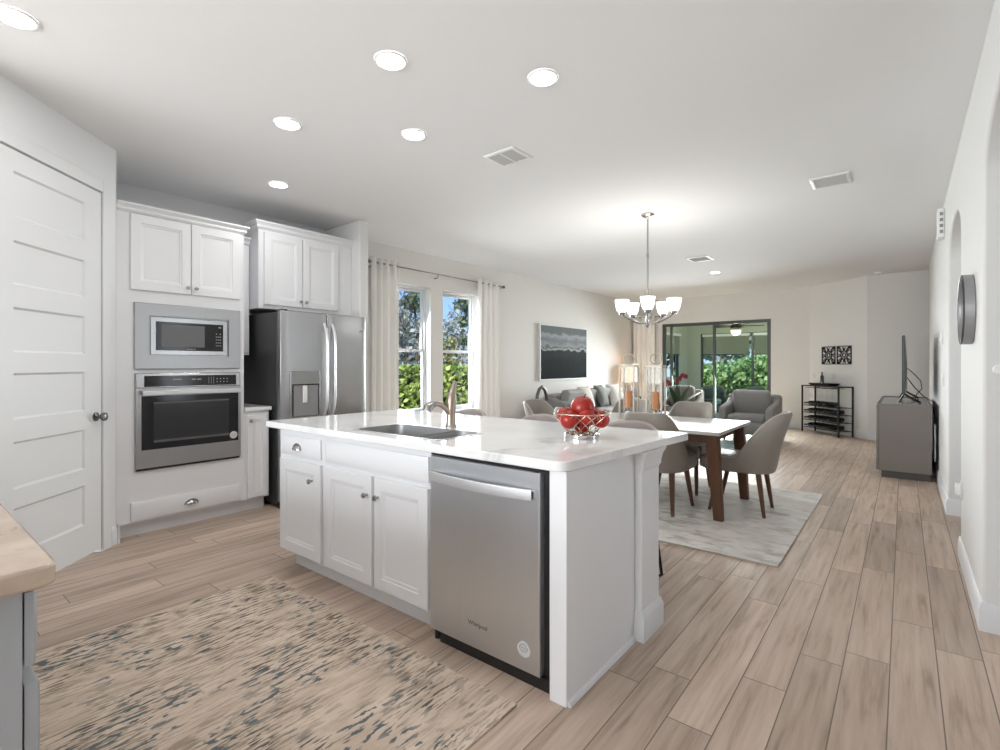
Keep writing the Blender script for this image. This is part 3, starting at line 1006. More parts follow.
tree('pine tip high in the window beside the fridge', -18.5, 16.6, 6.0, [(0, 0, 5.2, 0.7, 0.7, 0.6), (0, 0, 4.3, 0.8, 0.8, 0.4)], 200, 0.17, TREEL, 0.10, 'pine_tree', seed=5)
tree('olive green tree low behind the hedge', -14.0, 13.9, 2.6, [(0, 0, 1.6, 0.7, 0.7, 0.9)], 700, 0.10, OLIVEL, 0.1, seed=6)
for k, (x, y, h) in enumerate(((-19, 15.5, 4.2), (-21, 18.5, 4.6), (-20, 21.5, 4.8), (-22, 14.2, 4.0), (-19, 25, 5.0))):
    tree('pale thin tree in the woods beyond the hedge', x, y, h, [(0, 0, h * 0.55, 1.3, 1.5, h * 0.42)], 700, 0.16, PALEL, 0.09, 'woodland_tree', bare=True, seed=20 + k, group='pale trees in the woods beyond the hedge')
def bush(lab, x, y, rx, ry, h, n, size, m=BUSHL, seed=1):
    random.seed(seed)
    t = thing('bush', lab, 'bush', (x, y, -0.15))
    mb = MB()
    for k in range(6):
        leaves(mb, (x + random.uniform(-.5, .5) * rx, y + random.uniform(-.4, .4) * ry, -0.15 + h * random.uniform(0.35, 0.62)), (rx * 0.6, ry * 0.6, h * 0.38), n // 6, size, shell=0.35)
    plain('foliage', mb, m, t)
    mb = MB()
    for k in range(5):
        a = k * 1.3
        mb.tube([(x, y, -0.2), (x + rx * 0.3 * math.cos(a), y + ry * 0.3 * math.sin(a), h * 0.5)], [0.03, 0.012], 6)
    build('stem', mb, BARK, t)
    return t
bush('bright green shrub outside behind the armchair', -3.0, 17.0, 1.3, 1.0, 1.9, 2600, 0.10, seed=11)
bush('bright green shrub outside behind the sliding door middle stile', -4.9, 17.3, 1.3, 1.0, 1.7, 2600, 0.10, seed=12)
bush('yellow green shrub outside beyond the lanai post', -1.6, 17.6, 1.3, 1.1, 1.8, 2400, 0.11, HEDGE, seed=13)
bush('green shrub outside the lanai side screen', -7.4, 15.5, 1.2, 1.6, 1.5, 2200, 0.10, seed=14)
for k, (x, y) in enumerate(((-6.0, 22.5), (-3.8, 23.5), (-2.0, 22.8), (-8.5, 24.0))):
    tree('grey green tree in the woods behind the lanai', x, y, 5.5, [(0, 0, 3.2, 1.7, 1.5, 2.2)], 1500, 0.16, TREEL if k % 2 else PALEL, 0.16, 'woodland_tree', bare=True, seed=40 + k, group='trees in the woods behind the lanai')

# ------------------------------------------------------------------ cabinet parts
def crown_moulding(fr, x0, x1, z0, z1, proj, ret0=0.0, ret1=0.0):
    """front run with mitred returns at its ends; profile rises from the cabinet face"""
    pr = [(0, 0.0), (0.012, 0.12), (0.020, 0.28), (0.45 * proj, 0.50), (0.85 * proj, 0.75), (proj, 0.82), (proj, 1.0)]
    mb = MB(fr)
    hh = z1 - z0
    loops = []
    def loop(x, sx, y):
        return None
    path = []
    if ret0:
        path.append(('r0', None))
    P0 = [[(x0 - d, -ret0 if ret0 else 0, z0 + h * hh) for d, h in pr]] if ret0 else []
    L = []
    if ret0:
        L.append([(x0 - d, -ret0, z0 + h * hh) for d, h in pr] + [(x0, -ret0, z1), (x0, -ret0, z0)])
        L.append([(x0 - d, d, z0 + h * hh) for d, h in pr] + [(x0, -0.01, z1), (x0, -0.01, z0)])
    else:
        L.append([(x0, d, z0 + h * hh) for d, h in pr] + [(x0, -0.01, z1), (x0, -0.01, z0)])
    if ret1:
        L.append([(x1 + d, d, z0 + h * hh) for d, h in pr] + [(x1, -0.01, z1), (x1, -0.01, z0)])
        L.append([(x1 + d, -ret1, z0 + h * hh) for d, h in pr] + [(x1, -ret1, z1), (x1, -ret1, z0)])
    else:
        L.append([(x1, d, z0 + h * hh) for d, h in pr] + [(x1, -0.01, z1), (x1, -0.01, z0)])
    mb.loft(L)
    return mb
def panel_door(fr, x0, x1, z0, z1, t=0.02, rail=0.062):
    mb = MB(fr)
    mb.rings(x0, x1, z0, z1, [(0, 0.001), (0, t - 0.003), (0.003, t), (rail, t), (rail + 0.004, t - 0.004), (rail + 0.013, t - 0.005), (rail + 0.020, t - 0.011), (rail + 0.03, t - 0.011)])
    return mb
def slab_front(fr, x0, x1, z0, z1, t=0.02, edge=0.022):
    mb = MB(fr)
    mb.rings(x0, x1, z0, z1, [(0, 0.001), (0, t - 0.009), (0.006, t - 0.006), (edge, t - 0.001), (edge + 0.004, t)])
    return mb
def knob(fr, x, z, y=0.02):
    mb = MB()
    p = fr @ Vector((x, y, z))
    n = (fr.to_3x3() @ Vector((0, 1, 0)))
    mb.lathe([(0.008, 0), (0.006, 0.006), (0.006, 0.014), (0.012, 0.017), (0.0155, 0.023), (0.013, 0.029), (0.004, 0.031)], p, 14, axis=n)
    return mb
def cup_pull(fr, x, z, y=0.02, w=0.09, h=0.034, d=0.024):
    """half-dome bin pull"""
    mb = MB(fr)
    def fn(u, v):
        a = PI * u
        b = PI / 2 * v
        return (x - w / 2 * math.cos(a) * math.cos(b * 0.98), y + d * math.sin(b) + 0.001, z - h / 2 + h * math.sin(a) * (1 - 0.55 * math.sin(b)) + 0.0)
    mb.grid(fn, 16, 8)
    rim = [(x - (w / 2 + 0.004) * math.cos(PI * i / 16), y + 0.002, z - h / 2 + (h + 0.003) * math.sin(PI * i / 16)) for i in range(17)]
    mb.tube([fr.inverted() @ (fr @ Vector(p)) for p in rim], 0.003, 6)
    return mb

# ---- tall oven cabinet on the left wall (front face x = -4.41, doors to -4.39)
XC = -4.412
FL_ = frame((XC, 0, 0), (0, 1, 0), (1, 0, 0))
oc = thing('oven_cabinet', 'tall white cabinet holding the microwave and wall oven', 'cabinet', (-4.77, 1.56, 0))
Y0, Y1 = 1.108, 2.005
mb = MB()
mb.box(XL + 0.025, XC - 0.02, Y0, Y0 + 0.02, 0.114, 2.41)          # side panels
mb.box(XL + 0.025, XC - 0.02, Y1 - 0.02, Y1, 0.114, 2.41)
mb.box(XL + 0.025, XL + 0.035, Y0, Y1, 0.0, 2.41)
for z in (0.114, 0.44, 1.215, 1.76, 2.39):
    mb.box(XL + 0.035, XC - 0.02, Y0 + 0.02, Y1 - 0.02, z, z + 0.018)
# face frame around the appliance openings
fz = [0.112, 0.49, 1.213, 1.238, 1.735, 2.41]
cells(mb, [Y0, 1.23, 1.955, Y1], fz, [(1.23, 1.955, 0.49, 1.213), (1.23, 1.955, 1.238, 1.735)], XC - 0.02, XC, 'x')
build('body', mb, CAB, oc)
build('toe_kick', MB().box(XL + 0.05, XC - 0.075, Y0, Y1, 0.0, 0.114), CAB, oc)
build('crown', crown_moulding(FL_, Y0, Y1, 2.385, 2.452, 0.036, 0, 0.30), CAB, oc)
for k, (a, b) in enumerate(((1.190, 1.588), (1.594, 1.968))):
    d = build('door', panel_door(FL_, a, b, 1.825, 2.38), CAB, oc)
    build('knob', knob(FL_, 1.560 if k == 0 else 1.622, 1.875), NICKEL, d)
d = build('drawer', slab_front(FL_, 1.194, 1.973, 0.128, 0.262, edge=0.03), CAB, oc)
build('pull', cup_pull(FL_, 1.592, 0.195), NICKEL, d)

# ---- microwave with trim kit
mw = thing('microwave', 'built-in stainless microwave above the wall oven', 'microwave', (-4.6, 1.59, 1.24))
mb = MB(FL_)
mb.loft([[(1.213 + a, d, 1.240 + a), (1.968 - a, d, 1.240 + a), (1.968 - a, d, 1.733 - a), (1.213 + a, d, 1.733 - a)] for a, d in ((0.0, 0.001), (0, 0.016), (0.004, 0.020))], True, False)
mb.loft([[(1.213 + a, d, 1.240 + b), (1.968 - a, d, 1.240 + b), (1.968 - a, d, 1.733 - c), (1.213 + a, d, 1.733 - c)] for a, b, c, d in ((0.004, 0.004, 0.004, 0.020), (0.092, 0.098, 0.090, 0.020), (0.092, 0.098, 0.090, -0.02))], False, False)
build('trim_frame', mb, STEEL, mw)
build('cavity', MB(FL_).box(1.24, 1.94, -0.35, -0.022, 1.26, 1.71), BLACK, mw)
mb = MB(FL_)
mb.loft([[(1.316 + a, d, 1.348 + a), (1.866 - a, d, 1.348 + a), (1.866 - a, d, 1.635 - a), (1.316 + a, d, 1.635 - a)] for a, d in ((0, -0.02), (0, 0.010), (0.003, 0.013), (0.036, 0.013), (0.038, 0.011))], True, True)
build('door_frame', mb, STEELV, mw)
build('front_glass', MB(FL_).box(1.350, 1.832, 0.010, 0.0135, 1.382, 1.601), BLACKGL, mw, bevel=0.001)
build('window', MB(FL_).box(1.388, 1.690, 0.013, 0.0145, 1.412, 1.580), MWGL, mw)
cp = build('control_panel', MB(FL_).box(1.700, 1.828, 0.013, 0.0142, 1.388, 1.595), BLACKGL, mw)
mb = MB(FL_)
mb.box(1.795, 1.815, 0.0142, 0.0148, 1.573, 1.580)
for r_ in range(5):
    for c_ in range(3):
        if (r_, c_) in ((4, 1),):
            continue
        build('button', MB(FL_).box(1.775 + c_ * 0.015, 1.783 + c_ * 0.015, 0.0142, 0.0148, 1.425 + r_ * 0.024, 1.431 + r_ * 0.024), MARKS, cp)
build('clock_display', mb, MARKS, cp)
text('logo', 'Whirlpool', 0.016, textframe((XC + 0.0142, 1.59, 1.395), (0, 1, 0), (1, 0, 0)), MARKS, mw)

# ---- wall oven
ov = thing('wall_oven', 'stainless wall oven with black glass door below the microwave', 'oven', (-4.6, 1.59, 0.485))
build('cavity', MB(FL_).box(1.24, 1.945, -0.5, -0.001, 0.50, 1.205), BLACK, ov)
build('body', MB(FL_).box(1.217, 1.967, 0.0005, 0.014, 0.487, 1.212), STEEL, ov, bevel=0.002)
cp = build('control_panel', MB(FL_).box(1.219, 1.966, 0.014, 0.026, 1.098, 1.210), STEELV, ov, bevel=0.006)
build('display_glass', MB(FL_).box(1.272, 1.930, 0.024, 0.0275, 1.108, 1.190), BLACKGL, cp, bevel=0.002)
for q in [(1.775 + c_ * 0.026, 1.783 + c_ * 0.026, 1.132 + r_ * 0.024, 1.139 + r_ * 0.024) for r_ in range(2) for c_ in range(4)] + [(1.715 + k * 0.018, 1.717 + k * 0.018, 1.122, 1.176) for k in range(3)] + [(1.59, 1.62, 1.155, 1.162), (1.63, 1.66, 1.155, 1.162), (1.46, 1.52, 1.158, 1.163)]:
    build('button', MB(FL_).box(q[0], q[1], 0.0275, 0.0281, q[2], q[3]), MARKS, cp)
dr = build('door', MB(FL_).box(1.219, 1.966, 0.014, 0.034, 0.505, 1.090), STEEL, ov, bevel=0.004)
build('door_glass', MB(FL_).box(1.252, 1.944, 0.033, 0.0365, 0.640, 1.040), BLACKGL, dr, bevel=0.002)
build('window', MB(FL_).box(1.330, 1.868, 0.0362, 0.0372, 0.690, 0.990), OVENIN, dr)
build('window_edge', MB(FL_).box(1.33, 1.868, 0.0370, 0.0378, 0.980, 0.992), GREYDK, dr)
build('window_edge', MB(FL_).box(1.33, 1.868, 0.0370, 0.0378, 0.690, 0.708), GREYDK, dr)
mb = MB(FL_)
mb.prism([(1.250, 0), (1.950, 0), (1.950, 0.034), (1.250, 0.034)], 0, 0.02) if False else None
mb.box(1.250, 1.948, 0.060, 0.074, 1.046, 1.080)
for x in (1.262, 1.922):
    mb.box(x, x + 0.014, 0.033, 0.062, 1.052, 1.074)
build('handle', mb, BRIGHTST, dr, bevel=0.004)
mb = MB()
mb.lathe([(0.030, 0), (0.030, 0.0012), (0.028, 0.0016)], FL_ @ Vector((1.905, 0.0366, 0.688)), 24, axis=(1, 0, 0))
st = build('sticker', mb, STICK, dr)
mb = MB()
c_ = FL_ @ Vector((1.905, 0.0384, 0.690))
mb.tube([c_ + Vector((0, 0.017 * math.cos(a), 0.012 * math.sin(a))) for a in [2 * PI * i / 20 for i in range(20)]], 0.0012, 5, closed=True)
build('mark', mb, GREYPL, st)
text('logo', 'Whirlpool', 0.007, textframe((c_.x, c_.y, c_.z - 0.001), (0, 1, 0), (1, 0, 0)), GREYPL, ov)
build('vent_strip', MB(FL_).box(1.225, 1.960, 0.013, 0.020, 0.488, 0.503), BLACK, ov)

# ---- narrow base cabinet and its worktop, narrow wall cabinet
nb = thing('narrow_base_cabinet', 'slim white one-door base cabinet between oven tower and fridge', 'cabinet', (-4.77, 2.115, 0))
build('body', MB().box(XL + 0.025, XC, 2.007, 2.222, 0.112, 0.872), CAB, nb)
build('toe_kick', MB().box(XL + 0.05, XC - 0.075, 2.007, 2.215, 0.0, 0.112), CAB, nb)
d = build('door', panel_door(FL_, 2.031, 2.204, 0.125, 0.842, rail=0.042), CAB, nb)
build('knob', knob(FL_, 2.052, 0.79), NICKEL, d)
mb = MB()
mb.loft([[(XL + 0.022, 2.008, z), (XC + 0.03, 2.008, z), (XC + 0.03, 2.236, z), (XL + 0.022, 2.236, z)] for z in (0.8735, 0.906)])
tag(build('countertop', mb, QUARTZ, loc=(-4.75, 2.12, 0.8735), bevel=0.004), 'short quartz worktop on the slim cabinet beside the oven tower', 'countertop')
XN = -4.79
FN_ = frame((XN, 0, 0), (0, 1, 0), (1, 0, 0))
nw = thing('narrow_wall_cabinet', 'slim white wall cabinet between oven tower and fridge cabinet', 'cabinet', (-4.96, 2.11, 1.36))
build('body', MB().box(XL + 0.025, XN, 2.006, 2.225, 1.365, 2.39), CAB, nw)
d = build('door', panel_door(FN_, 2.02, 2.215, 1.385, 2.375, rail=0.045), CAB, nw)
build('knob', knob(FN_, 2.04, 1.44), NICKEL, d)
build('crown', crown_moulding(FN_, 2.006, 2.225, 2.385, 2.455, 0.045), CAB, nw)

# ---- cabinet above the fridge
XU = -4.615
FU_ = frame((XU, 0, 0), (0, 1, 0), (1, 0, 0))
uc = thing('fridge_wall_cabinet', 'white two-door cabinet above the refrigerator', 'cabinet', (-4.88, 2.72, 1.79))
build('body', MB().box(XL + 0.025, XU, 2.228, 3.222, 1.795, 2.555), CAB, uc)
build('crown', crown_moulding(FU_, 2.228, 3.222, 2.52, 2.597, 0.038, 0.25, 0), CAB, uc)
for k, (a, b) in enumerate(((2.275, 2.652), (2.662, 3.055))):
    d = build('door', panel_door(FU_, a, b, 1.83, 2.50), CAB, uc)
    build('knob', knob(FU_, 2.628 if k == 0 else 2.686, 1.885), NICKEL, d)

# ---- refrigerator: dark body, two curved steel doors, freezer drawer
fr = thing('refrigerator', 'stainless french door refrigerator with charcoal sides', 'refrigerator', (-4.7, 2.71, 0))
XD = -4.335
build('body', MB().box(XL + 0.05, XD - 0.01, 2.262, 3.165, 0.03, 1.745), DARKSTEEL, fr, bevel=0.006)
FR_ = frame((XD, 0, 0), (0, 1, 0), (1, 0, 0))
def fridge_door(a, b, z0, z1):
    mb = MB(FR_)
    n = 12
    prof = []
    for i in range(n + 1):
        u = i / n
        x = a + (b - a) * u
        xm = (x - 2.7135) / 0.4515
        prof.append((x, 0.062 + 0.018 * (1 - xm * xm) - 0.012 * (max(0, abs(u - 0.5) * 2 - 0.93) / 0.07) ** 2))
    loops = [[(a, 0, z)] + [(x, y, z) for x, y in prof] + [(b, 0, z)] for z in (z0, z1)]
    mb.loft(loops)
    return mb
dl = build('door', fridge_door(2.262, 2.708, 0.72, 1.752), STEEL, fr, bevel=0.004)
dr_ = build('door', fridge_door(2.716, 3.165, 0.72, 1.752), STEELV, fr, bevel=0.004)
fz_ = build('freezer_drawer', fridge_door(2.262, 3.165, 0.06, 0.708), STEEL, fr, bevel=0.004)
build('base_grille', MB(FR_).box(2.27, 3.155, -0.02, 0.03, 0.0, 0.055), BLACK, fr)
for x, dd in ((2.672, dl), (2.755, dr_)):
    mb = MB(FR_)
    pts = []
    for i in range(15):
        u = i / 14
        pts.append((x, 0.082 + 0.055 * (1 - abs(2 * u - 1) ** 6) + 0.0, 0.80 + 0.86 * u))
    mb.tube(pts, 0.013, 10)
    build('handle', mb, BRIGHTST, dd)
mb = MB(FR_)
for k in range(9):
    u = k / 8
hp = [(2.30, 0.132, 0.62), (2.5, 0.148, 0.62), (2.7135, 0.152, 0.62), (2.93, 0.148, 0.62), (3.13, 0.132, 0.62)]
mb.tube([(2.30, 0.07, 0.62)] + hp + [(3.13, 0.07, 0.62)], 0.013, 10)
build('handle', mb, CHROME, fz_)
dp = build('dispenser', MB(FR_).loft([[(2.338 + a, d, 0.80 + a), (2.625 - a, d, 0.80 + a), (2.625 - a, d, 1.215 - a), (2.338 + a, d, 1.215 - a)] for a, d in ((0, 0.06), (0, 0.086), (0.004, 0.089))], True, True), STEELV, dl)
build('dispenser_recess', MB(FR_).box(2.352, 2.612, 0.086, 0.0905, 0.815, 1.095), GREYPL, dp)
build('paddle', MB(FR_).box(2.45, 2.49, 0.090, 0.105, 0.93, 1.085), WHITEPL, dp, bevel=0.004)
mb = MB(FR_)
mb.box(2.352, 2.362, 0.090, 0.093, 0.815, 1.095)
mb.box(2.604, 2.612, 0.090, 0.093, 0.815, 1.095)
mb.box(2.352, 2.612, 0.090, 0.093, 1.088, 1.098)
build('dispenser_shade_strips', mb, BLACK, dp)  # black strips stand in for shade around the recess
build('hinge_cover', MB(FR_).box(2.27, 2.33, -0.05, 0.05, 1.752, 1.768), DARKSTEEL, fr, bevel=0.004)
build('badge', MB(FR_).box(3.075, 3.115, 0.0725, 0.0745, 1.60, 1.612), GREYPL, dr_)

# ------------------------------------------------------------------ island
YI = 1.65
FI_ = frame((0, YI, 0), (1, 0, 0), (0, -1, 0))
dc = thing('drawer_base_cabinet', 'white island cabinet with one drawer and one door at the fridge end', 'cabinet', (-2.87, 1.95, 0))
build('body', MB().box(-3.12, -2.612, YI, 2.235, 0.104, 0.874), CAB, dc)
build('toe_kick', MB().box(-3.05, -2.612, YI + 0.065, 2.235, 0.0, 0.104), CAB, dc)
d = build('drawer', slab_front(FI_, -3.085, -2.648, 0.716, 0.832), CAB, dc)
build('pull', cup_pull(FI_, -2.885, 0.772), NICKEL, d)
d = build('door', panel_door(FI_, -3.095, -2.640, 0.118, 0.686), CAB, dc)
build('knob', knob(FI_, -2.72, 0.588), NICKEL, d)
sb = thing('sink_base_cabinet', 'white two-door island cabinet under the sink', 'cabinet', (-2.17, 1.95, 0))
mb = MB()
mb.box(-2.610, -1.728, YI, YI + 0.02, 0.104, 0.874)
mb.box(-2.610, -2.592, YI + 0.02, 2.235, 0.104, 0.874)
mb.box(-1.746, -1.728, YI + 0.02, 2.235, 0.104, 0.874)
mb.box(-2.592, -1.746, YI + 0.02, 2.235, 0.104, 0.122)
mb.box(-2.592, -1.746, 2.217, 2.235, 0.122, 0.874)
build('body', mb, CAB, sb)
build('toe_kick', MB().box(-2.610, -1.728, YI + 0.065, 2.235, 0.0, 0.104), CAB, sb)
build('false_drawer_front', slab_front(FI_, -2.589, -1.742, 0.716, 0.838), CAB, sb)
for a, b, kx in ((-2.589, -2.162, -2.197), (-2.140, -1.740, -2.105)):
    d = build('door', panel_door(FI_, a, b, 0.118, 0.690), CAB, sb)
    build('knob', knob(FI_, kx, 0.592), NICKEL, d)

dw = thing('dishwasher', 'stainless dishwasher built into the island end', 'dishwasher', (-1.41, 1.9, 0))
build('tub', MB().box(-1.722, -1.068, 1.66, 2.23, 0.05, 0.862), BLACK, dw)
dd = build('door', MB(FI_).loft([[(-1.718 + a, d, 0.052 + a), (-1.106 - a, d, 0.052 + a), (-1.106 - a, d, 0.852 - a), (-1.718 + a, d, 0.852 - a)] for a, d in ((0, -0.02), (0, 0.018), (0.0035, 0.022))]), DWSTEEL, dw)
mb = MB(FI_)
n = 14
loops = []
for i in range(n + 1):
    u = i / n
    x = -1.700 + 0.572 * u
    y = 0.040 + 0.030 * (1 - (2 * u - 1) ** 2)
    loops.append([(x, y - 0.010, 0.745), (x, y + 0.006, 0.742), (x, y + 0.008, 0.764), (x, y + 0.006, 0.786), (x, y - 0.010, 0.783)])
mb.loft(loops)
for x in (-1.700, -1.146):
    mb.box(x, x + 0.018, 0.02, 0.045, 0.748, 0.780)
build('handle', mb, BRIGHTST, dd, bevel=0.002)
text('logo', 'Whirlpool', 0.026, textframe((-1.425, YI - 0.0225, 0.157), (1, 0, 0), (0, -1, 0)), LOGOM, dd)
mb = MB()
c_ = Vector((-1.181, YI - 0.0222, 0.140))
mb.lathe([(0.031, 0), (0.031, 0.001), (0.029, 0.0014)], c_, 28, axis=(0, -1, 0))
st = build('sticker', mb, STICK, dd)
mb = MB()
mb.tube([c_ + Vector((0.020 * math.cos(2 * PI * i / 24), -0.0018, 0.006 + 0.014 * math.sin(2 * PI * i / 24))) for i in range(24)], 0.0012, 5, closed=True)
build('mark', mb, GREYPL, st)
text('sticker_text', 'Whirlpool', 0.0085, textframe((c_.x, c_.y - 0.0016, c_.z + 0.006), (1, 0, 0), (0, -1, 0)), GREYPL, st)
build('toe_kick', MB().box(-1.665, -1.066, 1.642, 2.2, 0.0, 0.050), BLACK, dw)
for x in (-1.70, -1.12):
    build('foot', MB().cyl((x, 1.66, 0), (x, 1.66, 0.05), 0.014), BLACK, dw)
build('top_strip', MB().box(-1.722, -1.070, 1.640, 1.66, 0.855, 0.872), BLACK, dw)

# end panel, pony wall with its post, and baseboard of the island
ip = thing('island_end_panel', 'plain white end panel closing the island beside the dishwasher', 'panel', (-1.01, 1.92, 0))
build('panel', MB().box(-1.050, -0.975, 1.612, 2.22, 0.0, 0.874), CAB, ip, bevel=0.003)
mb = MB()
mb.loft([[(-0.975, y, 0.0), (-0.963, y, 0.0), (-0.963, y, 0.008), (-0.968, y, 0.017), (-0.975, y, 0.019)] for y in (1.622, 2.222)])
build('shoe_moulding', mb, TRIM, ip)
iw = thing('island_back_wall', 'white island half wall ending in a post with a moulded cap', 'half wall', (-2.0, 2.33, 0))
build('wall', MB().box(-3.12, -0.985, 2.240, 2.43, 0.0, 0.874), CAB, iw)
build('post', MB().box(-0.985, -0.942, 2.224, 2.43, 0.0, 0.874), CAB, iw, bevel=0.003)
mb = MB()
loops = []
for d, z in ((0.0, 0.775), (0.004, 0.785), (0.008, 0.79), (0.009, 0.81), (0.015, 0.84), (0.026, 0.862), (0.028, 0.874)):
    loops.append([(-0.985, 2.224 - d * 0.6, z), (-0.942 + d, 2.224 - d * 0.6, z), (-0.942 + d, 2.43 + d, z), (-0.985, 2.43 + d, z)])
build('cap_moulding', MB().loft(loops), CAB, iw)
mb = MB()
loops = []
for d, z in ((0.017, 0.0), (0.017, 0.105), (0.013, 0.112), (0.008, 0.128), (0.004, 0.135)):
    loops.append([(-0.99, 2.224 - d, z), (-0.942 + d, 2.224 - d, z), (-0.942 + d, 2.43 + d, z), (-0.99, 2.43 + d, z)])
mb.loft(loops)
mb.loft([[(x, 2.43 + d, z) for d, z in base_prof()] for x in (-3.12, -0.95)])
build('baseboard', mb, TRIM, iw)

# quartz countertop with a cut-out for the sink
def slab_with_hole(outer, hole, z0, z1):
    mb = MB()
    vo = [mb.v((x, y, z1)) for x, y in outer]
    vh = [mb.v((x, y, z1)) for x, y in hole]
    ed = [mb.bm.edges.new((l[i], l[(i + 1) % len(l)])) for l in (vo, vh) for i in range(len(l))]
    bmesh.ops.triangle_fill(mb.bm, edges=ed, use_beauty=True)
    g = bmesh.ops.extrude_face_region(mb.bm, geom=mb.bm.faces[:])
    for v in [x for x in g['geom'] if isinstance(x, bmesh.types.BMVert)]:
        v.co.z = z0
    return mb
outer = [(-3.185, 1.586), (-1.015, 1.586), (-0.998, 1.590), (-0.984, 1.600), (-0.974, 1.616), (-0.966, 1.645), (-0.885, 2.69), (-3.185, 2.69)]
hole = [p[:2] for p in rrect(-2.055, 1.845, 0.68, 0.34, 0.055, 0)]
ct = slab_with_hole(outer, hole, 0.8755, 0.914)
tag(build('countertop', ct, QUARTZ, loc=(-2.0, 2.1, 0.8755), bevel=0.004), 'large white quartz worktop on the island', 'countertop')
sk = thing('sink', 'double bowl stainless undermount sink in the island', 'sink', (-2.055, 1.845, 0.67))
rim = slab_with_hole([p[:2] for p in rrect(-2.055, 1.845, 0.70, 0.36, 0.06, 0)], [p[:2] for p in rrect(-2.055, 1.845, 0.655, 0.315, 0.05, 0)], 0.9142, 0.9160)
build('rim', rim, SINKM, sk)
for a, b in ((-2.384, -1.900), (-1.886, -1.726)):
    mb = MB()
    cx, w = (a + b) / 2, b - a
    mb.loft([rrect(cx, 1.845, w, 0.318, 0.05, 0.9155), rrect(cx, 1.845, w - 0.006, 0.312, 0.05, 0.85), rrect(cx, 1.845, w - 0.02, 0.30, 0.06, 0.74), rrect(cx, 1.845, w - 0.06, 0.26, 0.05, 0.715)], False, True)
    bo = build('bowl', mb, SINKM, sk)
    build('drain', MB().lathe([(0.042, 0.7155), (0.040, 0.718), (0.025, 0.716)], (cx, 1.85, 0), 18), CHROME, bo)
build('divider', MB().box(-1.902, -1.884, 1.70, 1.99, 0.86, 0.908), SINKM, sk, bevel=0.005)

fa = thing('faucet', 'bronze single-lever pull-down faucet behind the sink', 'faucet', (-2.03, 2.10, 0.914))
fx, fy = -2.043, 2.10
build('base_plate', MB().lathe([(0.036, 0.914), (0.036, 0.918), (0.030, 0.926)], (fx, fy, 0), 22), BRONZE, fa)
build('body', MB().tube([(fx, fy, 0.92), (fx, fy, 0.96), (fx + 0.0, fy, 1.00), (fx, fy + 0.003, 1.05), (fx, fy + 0.006, 1.09), (fx, fy + 0.008, 1.105)], [0.030, 0.027, 0.027, 0.029, 0.027, 0.021], 16), BRONZE, fa)
sp = [(fx, fy - 0.008, 0.985), (fx - 0.006, fy - 0.035, 1.022), (fx - 0.012, fy - 0.07, 1.044), (fx - 0.016, fy - 0.095, 1.052), (fx - 0.020, fy - 0.118, 1.048)]
build('spout', MB().tube(sp, [0.018, 0.0165, 0.0155, 0.015, 0.016], 14), BRONZE, fa)
build('spray_head', MB().tube([(fx - 0.020, fy - 0.112, 1.052), (fx - 0.023, fy - 0.136, 1.044), (fx - 0.026, fy - 0.156, 1.028), (fx - 0.027, fy - 0.162, 1.014)], [0.017, 0.024, 0.026, 0.023], 16), NICKEL, fa)
build('lever', MB().tube([(fx, fy + 0.008, 1.10), (fx + 0.002, fy + 0.012, 1.125), (fx + 0.008, fy + 0.022, 1.160), (fx + 0.011, fy + 0.028, 1.178)], [0.022, 0.019, 0.015, 0.011], 12), BRONZE, fa)

# wire fruit bowl and apples
bx, by, bz = -1.245, 2.205, 0.914
fb = thing('fruit_bowl', 'copper wire fruit bowl full of red apples on the island', 'bowl', (bx, by, bz))
build('foot_ring', MB().lathe([(0.078, 0.0), (0.086, 0.001), (0.087, 0.018), (0.083, 0.022), (0.078, 0.021), (0.076, 0.004)], (bx, by, bz), 32), CHROME, fb)
def bowl_r(t):
    return 0.062 + 0.076 * t ** 0.8
mb = MB()
for k in range(14):
    for s_ in (-1, 1):
        pts = []
        for i in range(9):
            t = i / 8
            a = 2 * PI * k / 14 + s_ * t * 0.9
            pts.append((bx + bowl_r(t) * math.cos(a), by + bowl_r(t) * math.sin(a), bz + 0.020 + 0.100 * t))
        mb.tube(pts, 0.0016, 5)
build('wire_mesh', mb, WIRE, fb)
mb = MB()
for r_, z, w_ in ((0.138, 0.120, 0.003), (0.062, 0.021, 0.0025)):
    mb.tube([(bx + r_ * math.cos(2 * PI * i / 36), by + r_ * math.sin(2 * PI * i / 36), bz + z) for i in range(36)], w_, 6, closed=True)
build('rim', mb, WIRE, fb)
build('floor_disc', MB().lathe([(0.06, 0.0185), (0.06, 0.0205)], (bx, by, bz), 28), WIRE, fb)
def apple():
    t = thing('apple', 'shiny red apple topping the fruit bowl', 'apple', (bx + 0.004, by - 0.006, bz + 0.098), 0.4, 'apples in the wire bowl')
    prof = []
    for i in range(17):
        a = PI * i / 16
        r_ = 0.052 * math.sin(a) ** 0.9 * (1 + 0.06 * math.cos(a))
        z = 0.048 - 0.050 * math.cos(a) * (1.0 if i < 9 else 0.97)
        z -= 0.010 * math.exp(-(r_ / 0.016) ** 2) * (-1 if i < 8 else 1)
        prof.append((r_, z))
    W = WM[t.name]
    m = MB(W)
    m.lathe(prof, (0, 0, 0), 22)
    build('flesh', m, APPLE, t, smooth=80)
    m = MB(W)
    m.tube([(0, 0, 0.082), (0.003, 0.001, 0.095), (0.008, 0.002, 0.108)], [0.0016, 0.0016, 0.0024], 6)
    build('stem', m, APPLESTEM, t)
    return t
ap = apple()
ap.rotation_euler = (0.25, 0.1, 0.4)
ap.scale = (1.14, 1.14, 1.14)
